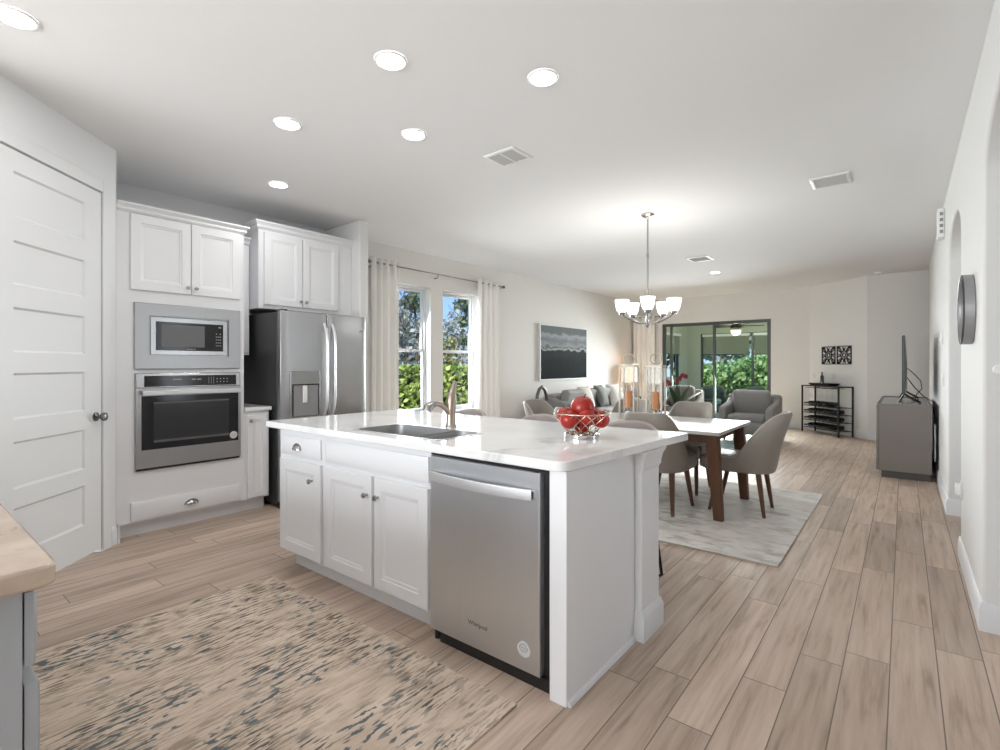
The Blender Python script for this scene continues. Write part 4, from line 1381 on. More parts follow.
for k in range(6):
    a = 2 * PI * k / 6 + 0.35
    q = dup(ap, (bx + 0.076 * math.cos(a), by + 0.076 * math.sin(a), bz + 0.056 + 0.008 * (k % 2)), 1.3 * k, 'shiny red apple resting in the lower layer of the wire bowl', 'apples in the lower layer of the bowl')
    q.rotation_euler = (0.35 * math.sin(2.1 * k), 0.4 * math.cos(1.7 * k), 1.3 * k)
    q.scale = (0.88, 0.88, 0.88)
q = dup(ap, (bx, by, bz + 0.022), 0.2, 'red apple at the bottom centre of the wire bowl beneath the others')
q.scale = (0.72, 0.72, 0.70)
del q['group']
del ap['group']

# ------------------------------------------------------------------ counter at the camera's side
fc = thing('drawer_cabinet', 'grey cabinet with drawer under the tan granite counter', 'cabinet', (-2.2, -0.1, 0))
FG_ = frame((0, 0.175, 0), (1, 0, 0), (0, 1, 0))
build('body', MB().box(-3.50, -1.252, -0.44, 0.175, 0.104, 0.874), CABG, fc)
build('end_stile', MB().box(-1.252, -1.236, 0.125, 0.172, 0.0, 0.874), CABG, fc)
build('toe_kick', MB().box(-3.50, -1.29, -0.44, 0.11, 0.0, 0.104), CABG, fc)
for k in range(4):
    a = -1.242 - 0.46 * (k + 1) + 0.01
    b = -1.242 - 0.46 * k
    d = build('drawer', slab_front(FG_, a, b, 0.725, 0.858, t=0.022), CABG, fc)
    build('pull', cup_pull(FG_, (a + b) / 2, 0.79, 0.022), NICKEL, d)
    d = build('door', panel_door(FG_, a, b, 0.118, 0.690, t=0.022), CABG, fc)
    build('knob', knob(FG_, a + 0.05, 0.62, 0.022), NICKEL, d)
mb = MB()
poly = [(-3.50, -0.445), (-1.19, -0.445), (-1.19, 0.185)] + [(-1.22 + 0.03 * math.cos(a), 0.185 + 0.03 * math.sin(a)) for a in (0.4, 0.8, 1.2)] + [(-1.22, 0.215), (-3.50, 0.215)]
mb.prism(poly, 0.8755, 0.914, 'xy')
tag(build('countertop', mb, GRANITE, loc=(-2.2, -0.1, 0.8755), bevel=0.006), 'tan granite worktop with rounded corner over the grey cabinet', 'countertop')

# ------------------------------------------------------------------ rugs
tag(build('kitchen_rug', MB().box(-2.97, -1.125, 0.24, 1.508, 0.0005, 0.010), RUGK, loc=(-2.0, 0.5, 0.0), bevel=0.003), 'beige rug with dark slate streaks beside the island', 'rug')
tag(build('dining_rug', MB().box(-3.55, -0.617, 3.56, 5.82, 0.0005, 0.010), RUGD, loc=(-2.0, 4.6, 0.0), bevel=0.003), 'cream distressed rug under the dining table', 'rug')

tag(build('living_rug', MB().box(-4.10, -1.72, 7.90, 9.0, 0.0005, 0.010), RUGT, loc=(-2.9, 8.8, 0.0), bevel=0.003), 'teal and grey rug under the coffee table', 'rug')

# ------------------------------------------------------------------ barstools behind the island
def make_stool():
    t = thing('bar_stool', '', 'stool', (0, 0, 0), 0, None)
    W = WM[t.name]
    n = 24
    L = []
    for i in range(n + 1):
        a = PI * (i / n) * 1.1 - 0.05 * PI
        ca, sa = math.cos(a), math.sin(a)
        s_ = 0.212
        zt = 0.72 + 0.205 * max(0, sa) ** 0.4
        L.append([(s_ * ca, s_ * sa * 0.9 + o_ * sa, z) for o_, z in ((0.0, 0.64), (0.022, 0.70), (0.03, zt - 0.01), (0.018, zt), (0.004, zt - 0.01), (-0.01, 0.69))] if False else
                 [((s_ + o_) * ca, (s_ + o_) * sa * 0.95, z) for o_, z in ((-0.02, 0.645), (0.004, 0.66), (0.012, zt - 0.012), (0.0, zt), (-0.016, zt - 0.012), (-0.026, 0.70))])
    m = MB(W)
    m.loft(L, True, True)
    build('backrest', m, STOOLM, t)
    m = MB(W)
    m.loft([rrect(0, -0.01, w_, w_, 0.09, z) for w_, z in ((0.30, 0.645), (0.355, 0.66), (0.36, 0.70), (0.32, 0.722))])
    build('seat', m, STOOLM, t)
    for sx in (-1, 1):
        for sy in (-1, 1):
            m = MB(W)
            m.tube([(sx * 0.115, sy * 0.115, 0.645), (sx * 0.150, sy * 0.15, 0.30), (sx * 0.178, sy * 0.178, 0.012), (sx * 0.168, sy * 0.162, 0.008)], 0.0095, 8)
            build('leg', m, DARKMETAL, t)
    m = MB(W)
    q = 0.158
    m.tube([(q, q, 0.225), (-q, q, 0.225), (-q, -q, 0.225), (q, -q, 0.225)], 0.007, 6, closed=True)
    build('footrest', m, DARKMETAL, t)
    return t
st0 = make_stool()
st0.location = (-1.315, 2.80, 0)
st0['label'] = 'taupe bar stool at the island nearest the post, in front of the dining table'
dup(st0, (-1.985, 2.80, 0), 0, 'taupe bar stool behind the fruit bowl, middle of the island')
dup(st0, (-2.655, 2.80, 0), 0, 'taupe bar stool showing behind the faucet, at the window end of the island')

# ------------------------------------------------------------------ dining set
tz = 0.735
tb = thing('dining_table', 'marble topped dining table with splayed walnut legs', 'table', (-2.045, 4.735, 0.01))
mb = MB()
mb.loft([rrect(-2.045, 4.735, 1.81 - 2 * a, 1.07 - 2 * a, 0.02, z) for a, z in ((0.012, tz - 0.032), (0.0, tz - 0.024), (0.0, tz - 0.004), (0.004, tz))])
build('table_top', mb, TABLETOP, tb)
mb = MB()
x0, x1, y0, y1 = -2.84, -1.25, 4.34, 5.13
for q in ((x0, x1, y0, y0 + 0.022), (x0, x1, y1 - 0.022, y1), (x0, x0 + 0.022, y0, y1), (x1 - 0.022, x1, y0, y1)):
    mb.box(*q, tz - 0.11, tz - 0.033)
build('apron', mb, WALNUT, tb)
for sx in (-1, 1):
    for sy in (-1, 1):
        cx, cy = -2.045 + sx * 0.82, 4.735 + sy * 0.42
        ex, ey = -2.045 + sx * 0.872, 4.735 + sy * 0.425
        mb = MB()
        mb.loft([rrect(cx, cy, 0.10, 0.085, 0.012, tz - 0.033, 3), rrect(cx + (ex - cx) * 0.3, cy + (ey - cy) * 0.3, 0.098, 0.08, 0.012, 0.5, 3), rrect(ex, ey, 0.074, 0.062, 0.01, 0.0105, 3)])
        build('leg', mb, WALNUT, tb)

def make_chair():
    t = thing('dining_chair', '', 'chair', (0, 0, 0), 0, None)
    W = WM[t.name]
    # plan path from the front of one side, round the back, to the front of the other side
    path = []
    for i in range(9):
        path.append((-0.235 - 0.012 * i / 8, 0.20 - 0.22 * i / 8))
    for i in range(1, 24):
        a = PI * i / 24
        path.append((-0.247 * (1 if math.cos(a) > 0 else -1) * abs(math.cos(a)) ** 0.72, -0.02 - 0.255 * math.sin(a) ** 0.80))
    for i in range(9):
        path.append((0.247 - 0.012 * i / 8, -0.02 + 0.22 * i / 8))
    def smooth(x):
        x = max(0, min(1, x))
        return x * x * (3 - 2 * x)
    L = []
    n = len(path)
    for i, (x, y) in enumerate(path):
        p0, p1 = path[max(0, i - 1)], path[min(n - 1, i + 1)]
        tx, ty = p1[0] - p0[0], p1[1] - p0[1]
        l_ = math.hypot(tx, ty)
        nx, ny = ty / l_, -tx / l_
        if nx * x + ny * (y + 0.02) < 0:
            nx, ny = -nx, -ny
        zt = 0.475 + 0.385 * smooth((0.03 - y) / 0.27)
        col = []
        for o_, k in ((-0.05, None), (-0.012, 0.0), (0.0, 0.10), (0.0, 0.4), (0.0, 0.7), (0.0, 0.96), (-0.014, 1.0), (-0.034, 0.985), (-0.042, 0.7), (-0.044, 0.4), (-0.044, 0.18)):
            if k is None:
                z = 0.352
            else:
                z = 0.356 + (zt - 0.356) * k
            lean = max(0, z - 0.47) * 0.30
            back = smooth((-y) / 0.25)
            col.append((x + nx * o_ + nx * 0.03 * lean * 2, y + ny * o_ - lean * back, z))
        L.append(col)
    m = MB(W)
    m.loft(L, True, True, close=True)
    build('shell', m, TAUPE, t, smooth=60)
    m = MB(W)
    rimp = [((c[6][0] + c[7][0]) / 2, (c[6][1] + c[7][1]) / 2, max(c[6][2], c[7][2]) - 0.001) for c in L]
    m.tube(rimp, 0.0055, 6)
    build('piping', m, TAUPEL, t)
    m = MB(W)
    m.loft([rrect(0, 0.075, w_, d_, 0.06, z) for w_, d_, z in ((0.38, 0.41, 0.352), (0.44, 0.47, 0.37), (0.445, 0.475, 0.42), (0.44, 0.47, 0.455), (0.37, 0.40, 0.478), (0.2, 0.22, 0.484))])
    build('seat', m, TAUPE, t, smooth=60)
    for sx in (-1, 1):
        for sy in (-1, 1):
            m = MB(W)
            a, b = (sx * 0.165, sy * 0.15 - 0.01), (sx * 0.195, sy * 0.215 + 0.005)
            m.loft([rrect(a[0], a[1], 0.044, 0.044, 0.012, 0.36, 3), rrect((a[0] + b[0]) / 2, (a[1] + b[1]) / 2, 0.036, 0.036, 0.010, 0.18, 3), rrect(b[0], b[1], 0.026, 0.026, 0.008, 0.0, 3)])
            build('leg', m, WALNUT, t)
    return t
ch = make_chair()
ch.location = (-1.685, 4.40, 0.0105)
ch.rotation_euler = (0, 0, -0.06)
ch['label'] = 'taupe dining chair with its back to the island, close behind the island post'
dup(ch, (-2.42, 4.40, 0.0105), 0.05, 'taupe dining chair with its back to the island, behind the fruit bowl')
dup(ch, (-1.115, 4.795, 0.0105), PI / 2 + 0.03, 'taupe dining chair seen side-on at the aisle end of the table')
dup(ch, (-1.76, 5.22, 0.0105), PI, 'taupe dining chair across the table, in front of the orchid and armchair')
dup(ch, (-2.42, 5.22, 0.0105), PI + 0.04, 'taupe dining chair across the table, seen between the two lanterns')
dup(ch, (-2.98, 4.735, 0.0105), -PI / 2, 'taupe dining chair at the window end of the table')

# lanterns with candles
def lantern(x, y, lab, clab):
    t = thing('lantern', lab, 'lantern', (x, y, tz), 0.12)
    W = WM[t.name]
    h, w = 0.525, 0.070
    for sx in (-1, 1):
        for sy in (-1, 1):
            m = MB(W)
            m.box(sx * w - 0.008, sx * w + 0.008, sy * w - 0.008, sy * w + 0.008, 0.02, h)
            build('post', m, LANT, t, bevel=0.002)
    m = MB(W)
    m.loft([rrect(0, 0, 0.165, 0.165, 0.006, z) for z in (0.0, 0.022)])
    build('base', m, LANT, t)
    m = MB(W)
    for q in ((-w - 0.008, w + 0.008, -w - 0.008, -w + 0.01), (-w - 0.008, w + 0.008, w - 0.01, w + 0.008), (-w - 0.008, -w + 0.01, -w, w), (w - 0.01, w + 0.008, -w, w)):
        m.box(*q, h - 0.012, h + 0.012)
    build('top_frame', m, LANT, t)
    m = MB(W)
    m.cyl((0, -w, h + 0.006), (0, w, h + 0.006), 0.006)
    m.tube([(0.0 + 0.052 * math.cos(2 * PI * i / 28), 0.05 * 0 * i, h + 0.068 + 0.052 * math.sin(2 * PI * i / 28)) for i in range(28)], 0.0065, 8, closed=True)
    build('ring', m, LANT, t)
    m = MB(W)
    for sx in (-1, 1):
        m.box(sx * (w - 0.004) - 0.001, sx * (w - 0.004) + 0.001, -w + 0.008, w - 0.008, 0.024, h - 0.012)
        m.box(-w + 0.008, w - 0.008, sx * (w - 0.004) - 0.001, sx * (w - 0.004) + 0.001, 0.024, h - 0.012)
    build('glass', m, GLASSC, t)
    m = MB(W)
    m.lathe([(0.055, 0.022), (0.05, 0.03), (0.012, 0.04), (0.010, 0.085), (0.015, 0.095), (0.042, 0.108), (0.044, 0.115)], (0, 0, 0), 20)
    build('candle_holder', m, CHROME, t)
    c = thing('candle', clab, 'candle', (x, y, tz + 0.1155))
    build('wax', MB(WM[c.name]).lathe([(0.031, 0), (0.032, 0.004), (0.032, 0.158), (0.028, 0.163), (0.006, 0.155)], (0, 0, 0), 20), CANDLE, c)
    build('wick', MB(WM[c.name]).cyl((0, 0, 0.155), (0.002, 0, 0.185), 0.002, seg=6), INK, c)
lantern(-2.145, 4.74, 'tall metal lantern with top ring, standing toward the sofa lamp', 'rust candle inside the lantern in front of the peach lamp')
lantern(-1.868, 4.74, 'tall metal lantern with top ring, standing toward the sliding door', 'rust candle inside the lantern next to the orchid')

# chandelier
cx, cy = -2.03, 4.935
cl = thing('chandelier', 'five-arm nickel chandelier with lit opal shades over the table', 'chandelier', (cx, cy, H))
build('canopy', MB().lathe([(0.064, H - 0.0005), (0.064, H - 0.012), (0.05, H - 0.026), (0.014, H - 0.034), (0.010, H - 0.05)], (cx, cy, 0), 28), NICKEL, cl)
build('rod', MB().cyl((cx, cy, H - 0.04), (cx, cy, 1.76), 0.0085), NICKEL, cl)
mb = MB()
for z in (2.38,):
    mb.lathe([(0.013, z - 0.02), (0.013, z + 0.02)], (cx, cy, 0), 14)
build('rod_coupling', mb, NICKEL, cl)
build('hub', MB().lathe([(0.010, 1.80), (0.022, 1.775), (0.026, 1.74), (0.018, 1.71), (0.028, 1.695), (0.030, 1.68), (0.014, 1.665), (0.010, 1.655), (0.003, 1.648)], (cx, cy, 0), 22), NICKEL, cl)
toward = math.atan2(-cy, -cx)
for k in range(5):
    a = toward + 2 * PI * k / 5
    u = Vector((math.cos(a), math.sin(a), 0))
    c0 = Vector((cx, cy, 0))
    arm = [c0 + u * r_ + Vector((0, 0, z)) for r_, z in ((0.02, 1.692), (0.07, 1.690), (0.13, 1.705), (0.19, 1.735), (0.22, 1.752), (0.248, 1.772), (0.260, 1.785))]
    ao = build('arm', MB().tube(arm, 0.0075, 8), NICKEL, cl)
    sc_ = c0 + u * 0.262 + Vector((0, 0, -0.022))
    build('socket_cup', MB().lathe([(0.012, 1.795), (0.030, 1.800), (0.036, 1.822), (0.032, 1.826)], sc_, 18), NICKEL, ao)
    pr = [(0.026, 1.826), (0.044, 1.832), (0.056, 1.86), (0.065, 1.90), (0.070, 1.940), (0.071, 1.950), (0.067, 1.950), (0.061, 1.90), (0.052, 1.862), (0.040, 1.838), (0.01, 1.834)]
    build('shade', MB().lathe(pr, sc_, 26, cap0=True, cap1=True), SHADEGL, ao)
    lamp('chandelier_bulb', 'POINT', sc_ + Vector((0, 0, 1.915)), CHANDELIER_W, (1, 0.95, 0.88), shadow_soft_size=0.03)

# recessed lights
labs = ['recessed light above the pantry door, cut by the picture edge', 'recessed light above the kitchen rug, large and close to the second row',
        'recessed light above the island countertop corner', 'recessed light over the floor between pantry and island',
        'recessed light above the island sink', 'recessed light in front of the oven tower', 'recessed light far off above the living room']
for (x, y), lab in zip([(-3.053, 0.40), (-2.012, 1.637), (-1.498, 2.24), (-3.048, 1.657), (-2.539, 2.259), (-4.129, 2.164), (-2.43, 8.702)], labs):
    t = thing('recessed_light', lab, 'light', (x, y, H), 0, 'recessed ceiling lights')
    build('trim_ring', MB().lathe([(0.082, H - 0.0005), (0.082, H - 0.006), (0.076, H - 0.009), (0.070, H - 0.008), (0.070, H - 0.0005)], (x, y, 0), 32, False, False), WHITEPL, t)
    build('lens', MB().lathe([(0.070, H - 0.001), (0.070, H - 0.007), (0.02, H - 0.008)], (x, y, 0), 32), GLOW, t)
    lamp('ceiling_disk_lamp', 'AREA', (x, y, H - 0.012), CAN_W, (1, 0.99, 0.98), shape='DISK', size=0.13)
for x, y in ((-0.6, -1.2), (-2.6, -1.8), (-4.2, -1.8)):  # extra lamps added behind the camera for light, no fixtures
    lamp('ceiling_disk_lamp', 'AREA', (x, y, H - 0.012), CAN_W, (1, 0.99, 0.98), shape='DISK', size=0.13)

# ceiling vents
def vent(lab, cx, cy, w, d, rz, rows, name='ceiling_vent', fins=10):
    t = thing(name, lab, 'vent', (cx, cy, H), rz)
    W = WM[t.name]
    m = MB(W)
    m.loft([[( -a / 2, -b / 2, z), (a / 2, -b / 2, z), (a / 2, b / 2, z), (-a / 2, b / 2, z)] for a, b, z in ((w, d, -0.0005), (w, d, -0.006), (w - 0.02, d - 0.02, -0.012), (w - 0.05, d - 0.05, -0.012), (w - 0.05, d - 0.05, -0.004))], False, False)
    for k in range(1, rows):
        x = -w / 2 + w * k / rows
        m.box(x - 0.008, x + 0.008, -d / 2 + 0.02, d / 2 - 0.02, -0.012, -0.002)
    build('frame', m, WHITEPL, t)
    m = MB(W)
    m.box(-w / 2 + 0.02, w / 2 - 0.02, -d / 2 + 0.02, d / 2 - 0.02, -0.003, -0.001)
    build('duct', m, mat('duct_dark', (0.10, 0.10, 0.10), 0.8), t)
    m = MB(W)
    for k in range(fins):
        y = -d / 2 + 0.03 + (d - 0.06) * (k + 0.5) / fins
        m.loft([[(x, y + p[0], p[1]) for p in ((-0.006, -0.003), (-0.004, -0.003), (0.006, -0.010), (0.004, -0.010))] for x in (-w / 2 + 0.024, w / 2 - 0.024)])
    build('louvres', m, mat('louvre_grey', (0.55, 0.55, 0.55), 0.6), t)
    return t
vent('two-section return vent in the ceiling above the island', -2.268, 2.93, 0.275, 0.245, 0, 2)
vent('white register in the ceiling near the aisle wall', -0.473, 4.975, 0.275, 0.30, 0, 1, fins=7)
vent('flat white register in the ceiling behind the chandelier rod', -2.29, 7.46, 0.30, 0.34, 0, 1, fins=5)

# ------------------------------------------------------------------ curtains at the kitchen windows
rod = thing('curtain_rod', 'dark nickel curtain rod spanning the two kitchen windows', 'curtain rod', (XL, 5.15, 2.55))
xr = XL + 0.085
build('pole', MB().cyl((xr, 3.80, 2.53), (xr, 6.38, 2.53), 0.010), NICKEL, rod)
for y, s_ in ((3.80, -1), (6.38, 1)):
    build('finial', MB().lathe([(0.012, 0), (0.020, 0.01), (0.026, 0.025), (0.024, 0.045), (0.01, 0.055)], (xr, y, 2.53), 16, axis=(0, s_, 0)), PEWTER, rod)
for y in (3.84, 4.95, 6.36):
    build('bracket', MB().tube([(XL + 0.003, y, 2.48), (XL + 0.05, y, 2.48), (xr, y, 2.517)], 0.007, 8), PEWTER, rod)
def curtain(y0, y1, lab, folds, z0=0.02):
    t = thing('curtain', lab, 'curtain', (xr, (y0 + y1) / 2, 2.60), 0, 'kitchen window curtains')
    def fn(u, v):
        y = y0 + (y1 - y0) * u + 0.006 * math.sin(9 * u + 4 * v)
        amp = 0.038 + 0.012 * math.sin(5 * u + 1)
        return (xr + amp * math.sin(2 * PI * folds * u) * (1 - 0.15 * v), y, 2.585 - (2.585 - z0) * v)
    build('fabric', MB().grid(fn, 20 * folds, 12), CURT, t, solid=0.004, smooth=80)
    mb = MB()
    for k in range(0, 2 * folds, 2):
        y = y0 + (y1 - y0) * (k + 0.5) / (2 * folds) + 0.0
        mb.tube([(xr, y + 0.0 * i, 2.55) if False else (xr + 0.024 * math.cos(2 * PI * i / 14), y + 0.012 * math.sin(2 * PI * i / 14) * (1 if k % 2 else -1), 2.53 + 0.024 * math.sin(2 * PI * i / 14)) for i in range(14)], 0.004, 6, closed=True)
    build('grommets', mb, NICKEL, t)
curtain(3.815, 4.245, 'white grommet curtain hanging next to the fridge wall', 4)
curtain(5.775, 6.33, 'white grommet curtain hanging toward the seascape painting', 4)
sr = thing('slider_curtain_rod', 'thin curtain rod above the sliding door end of the sofa wall', 'curtain rod', (-4.75, YF - 0.09, 2.40))
build('pole', MB().cyl((-5.10, YF - 0.09, 2.40), (-4.40, YF - 0.09, 2.40), 0.010), PEWTER, sr)
build('bracket', MB().tube([(-4.45, YF - 0.002, 2.37), (-4.45, YF - 0.05, 2.37), (-4.45, YF - 0.09, 2.388)], 0.006, 6), PEWTER, sr)
t = thing('curtain', 'white floor-length curtain in the corner beside the sliding door', 'curtain', (-4.8, YF - 0.09, 2.45))
def fnc(u, v):
    return (-5.08 + 0.52 * u, YF - 0.10 + 0.035 * math.sin(2 * PI * 4 * u), 2.45 - 2.42 * v)
build('fabric', MB().grid(fnc, 80, 8), CURT, t, solid=0.004, smooth=80)

# ------------------------------------------------------------------ painting, sofa corner
pt = thing('painting', 'square seascape canvas with pale sky over dark sea above the sofa', 'painting', (XL + 0.02, 8.37, 1.0))
build('canvas', MB().box(XL + 0.006, XL + 0.048, 7.53, 9.21, 0.015, 0.985) if False else MB(Matrix.Translation((0, 0, 1.0))).box(XL + 0.006, XL + 0.048, 7.53, 9.21, 0.012, 0.996), PAINTM, pt)
mb = MB()
for q in ((7.515, 7.531, 0.998, 2.01), (9.209, 9.225, 0.998, 2.01), (7.531, 9.209, 0.998, 1.013), (7.531, 9.209, 1.995, 2.01)):
    mb.box(XL + 0.003, XL + 0.052, q[0], q[1], q[2], q[3])
build('frame', mb, TRIM, pt)

def cushion(mb, cx, cy, cz, w, d, h, r=0.05):
    a = min(h / 2, 0.035)
    mb.loft([rrect(cx, cy, w - 2 * a * k, d - 2 * a * k, max(r - a * k, 0.01), cz + z) for k, z in ((1, 0), (0.35, a * 0.4), (0, a), (0, h - a), (0.35, h - a * 0.4), (1, h), (2.5, h + 0.008))])
    return mb
def sofa(name, lab, x, y, rz, w, seats, m, back_h=0.84, arm_h=0.60, seat_h=0.44, depth=0.90, cat='sofa', armw=0.14):
    t = thing(name, lab, cat, (x, y, 0), rz)
    W = WM[t.name]
    b = MB(W)
    cushion(b, 0, 0, 0.12, w, depth, 0.20, 0.04)
    build('base', b, m, t)
    b = MB(W)
    cushion(b, 0, -depth / 2 + 0.09, 0.30, w - 0.02, 0.18, back_h - 0.36, 0.05)
    build('back_frame', b, m, t)
    for s_ in (-1, 1):
        b = MB(W)
        xa = s_ * (w / 2 - armw / 2)
        loops = []
        prof = [(-depth / 2, 0.14), (-depth / 2, back_h - 0.07), (-depth / 2 + 0.12, back_h - 0.10), (-depth / 2 + 0.30, arm_h + 0.03), (depth / 2 - 0.05, arm_h - 0.03), (depth / 2, arm_h - 0.07), (depth / 2, 0.14)]
        b.loft([[(xa + dx, p, q) for p, q in prof] for dx in (-armw / 2, armw / 2)])
        build('arm', b, m, t, bevel=0.03)
    iw_ = (w - 2 * armw) / seats
    for k in range(seats):
        xc = -w / 2 + armw + iw_ * (k + 0.5)
        b = MB(W)
        cushion(b, xc, 0.08, 0.31, iw_ - 0.01, depth - 0.22, seat_h - 0.31, 0.05)
        build('seat_cushion', b, m, t)
        b = MB(W @ Matrix.Translation((xc, -depth / 2 + 0.27, 0.44)) @ Matrix.Rotation(R(-12), 4, 'X'))
        loops = []
        cushion(b, 0, 0, 0, iw_ - 0.015, 0.17, back_h - 0.42, 0.06)
        build('back_cushion', b, m, t)
    for sx in (-1, 1):
        for sy in (-1, 1):
            b = MB(W)
            b.cyl((sx * (w / 2 - 0.08), sy * (depth / 2 - 0.08), 0), (sx * (w / 2 - 0.09), sy * (depth / 2 - 0.09), 0.125), 0.018, 0.026)
            build('leg', b, WALNUT, t)
    return t
# the sofa stands along the left wall and faces the room (+x)
sofa('sofa', 'light grey three-seat sofa along the painting wall', -4.63, 8.80, -PI / 2, 2.35, 3, GREYFAB2, back_h=0.80)
def pillow(lab, x, y, z, rz, tilt, m, w=0.46, name='throw_pillow'):
    o = thing(name, lab, 'pillow', (x, y, z), rz)
    W = WM[o.name] @ Matrix.Rotation(R(tilt), 4, 'X')
    b = MB(W)
    def fn(u, v, s_):
        a, c = 2 * u - 1, 2 * v - 1
        th = 0.085 * ((1 - abs(a) ** 2.6) * (1 - abs(c) ** 2.6)) ** 0.55
        k = 1 - 0.06 * (1 - a * a) * 0 - 0.05 * (abs(a) * abs(c)) * 0
        return (a * w / 2 * (1 - 0.07 * (1 - c * c)) , s_ * th, w / 2 + c * w / 2 * (1 - 0.07 * (1 - a * a)))
    b.grid(lambda u, v: fn(u, v, 1), 14, 14)
    b.grid(lambda u, v: fn(u, v, -1), 14, 14)
    bmesh.ops.remove_doubles(b.bm, verts=b.bm.verts[:], dist=1e-4)
    build('cover', b, m, o, smooth=80)
    return o
pillow('pale throw pillow peeking up behind the apples', -4.60, 8.45, 0.455, -PI / 2, 20, PILLOWW, 0.44)
pillow('dark grey throw pillow leaning on the sofa back', -4.58, 9.05, 0.455, -PI / 2 + 0.15, 22, PILLOWG, 0.46)
pillow('cream throw pillow with dark print at the lamp end of the sofa', -4.55, 9.58, 0.455, -PI / 2 - 0.25, 22, PILLOWP, 0.46)
# end tables
def side_table(x, y, lab, h=0.50, w=0.42):
    t = thing('side_table', lab, 'table', (x, y, 0))
    build('table_top', MB().loft([rrect(x, y, w, w, 0.02, z) for z in (h - 0.025, h)]), DARKMETAL, t, bevel=0.004)
    build('shelf', MB().loft([rrect(x, y, w - 0.04, w - 0.04, 0.02, z) for z in (0.16, 0.18)]), DARKMETAL, t)
    for sx in (-1, 1):
        for sy in (-1, 1):
            build('leg', MB().box(x + sx * (w / 2 - 0.02) - 0.012, x + sx * (w / 2 - 0.02) + 0.012, y + sy * (w / 2 - 0.02) - 0.012, y + sy * (w / 2 - 0.02) + 0.012, 0, h - 0.024), DARKMETAL, t)
side_table(-4.86, 7.24, 'dark side table holding the curved metal sculpture', 0.44)
side_table(-4.88, 10.80, 'dark end table holding the peach lamp', 0.56)
gs = thing('sculpture', 'arched gunmetal swan-neck sculpture on a dark block', 'sculpture', (-4.86, 7.20, 0.44))
build('plinth', MB().loft([rrect(-4.86, 7.12, 0.18, 0.26, 0.01, z) for z in (0.4405, 0.535)]), BLACK, gs)
pts = [(-4.86, 7.08, 0.53), (-4.86, 7.07, 0.64), (-4.86, 7.09, 0.76), (-4.86, 7.15, 0.86), (-4.86, 7.23, 0.895), (-4.86, 7.31, 0.85), (-4.86, 7.36, 0.76), (-4.86, 7.38, 0.66)]
build('neck', MB().tube(pts, [0.034, 0.030, 0.028, 0.028, 0.030, 0.030, 0.030, 0.024], 12), GOOSE, gs)
lp = thing('table_lamp', 'lit peach-shaded table lamp at the end of the sofa', 'lamp', (-4.88, 10.80, 0.56))
build('base', MB().lathe([(0.08, 0), (0.08, 0.02), (0.03, 0.04), (0.06, 0.12), (0.075, 0.20), (0.05, 0.28), (0.015, 0.32), (0.012, 0.36)], (-4.88, 10.80, 0.5605), 22), CERAMIC, lp)
build('lamp_shade', MB().lathe([(0.205, 0.34), (0.18, 0.74), (0.176, 0.74), (0.20, 0.34)], (-4.88, 10.80, 0.5605), 30, False, False), LAMPSH, lp)
lamp('table_lamp_bulb', 'POINT', (-4.88, 10.80, 1.08), 1.6, (1, 0.75, 0.5), shadow_soft_size=0.05)

# coffee table, orchid, armchairs
cf = thing('coffee_table', 'low dark coffee table under the orchid', 'table', (-3.1, 8.6, 0))
build('table_top', MB().loft([rrect(-3.1, 8.6, 0.75, 1.15, 0.03, z) for z in (0.385, 0.415)]), DARKMETAL, cf, bevel=0.004)
build('shelf', MB().loft([rrect(-3.1, 8.6, 0.66, 1.05, 0.03, z) for z in (0.12, 0.14)]), WALNUT, cf)
for sx in (-1, 1):
    for sy in (-1, 1):
        build('leg', MB().box(-3.1 + sx * 0.34 - 0.02, -3.1 + sx * 0.34 + 0.02, 8.6 + sy * 0.53 - 0.02, 8.6 + sy * 0.53 + 0.02, 0.0105, 0.386), DARKMETAL, cf)
ox, oy, oz = -2.97, 8.50, 0.415
orc = thing('orchid', 'potted red orchid with dark strap leaves on the coffee table', 'plant', (ox, oy, oz))
build('pot', MB().lathe([(0.055, 0.0005), (0.075, 0.05), (0.085, 0.10), (0.082, 0.115), (0.07, 0.115), (0.06, 0.10)], (ox, oy, oz), 22), CERAMIC, orc)
view = Vector((0.78, 0.62, 0))
for k, (a, L_, up) in enumerate(((-1, 0.36, 0.34), (1, 0.36, 0.33), (-0.55, 0.26, 0.40), (0.6, 0.28, 0.40), (-1, 0.30, 0.16), (1, 0.34, 0.14), (0.1, 0.15, 0.42))):
    side = view * a + Vector((-0.62, 0.78, 0)) * (0.5 * math.sin(2.3 * k))
    mb = MB()
    n = 8
    lps = []
    for i in range(n + 1):
        u = i / n
        p = Vector((ox, oy, oz + 0.09)) + side * L_ * 1.45 * u + Vector((0, 0, 1.25 * up * (u ** 0.8) - 0.10 * u * u))
        w = 0.044 * math.sin(PI * min(1, 0.15 + 0.85 * u)) + 0.004
        wd = Vector((0, 0, 1)).cross(side).normalized()
        dn = Vector((0, 0, 0.006))
        lps.append([p - wd * w + dn, p - dn * 0.3, p + wd * w + dn, p + dn * 0.6])
    mb.loft(lps)
    build('leaf', mb, LEAF, orc, smooth=80)
def flower(mb, c, r):
    for k in range(5):
        a = 2 * PI * k / 5 + 0.3
        d = Vector((0.78 * math.cos(a), 0.62 * math.cos(a), math.sin(a)))
        nrm = Vector((0.55, -0.80, 0.1))
        s_ = d.cross(nrm).normalized()
        P = [c, c + d * r * 0.5 + s_ * r * 0.38 + nrm * 0.012, c + d * r + nrm * 0.004, c + d * r * 0.5 - s_ * r * 0.38 + nrm * 0.012]
        mb.face([mb.v(x) for x in P])
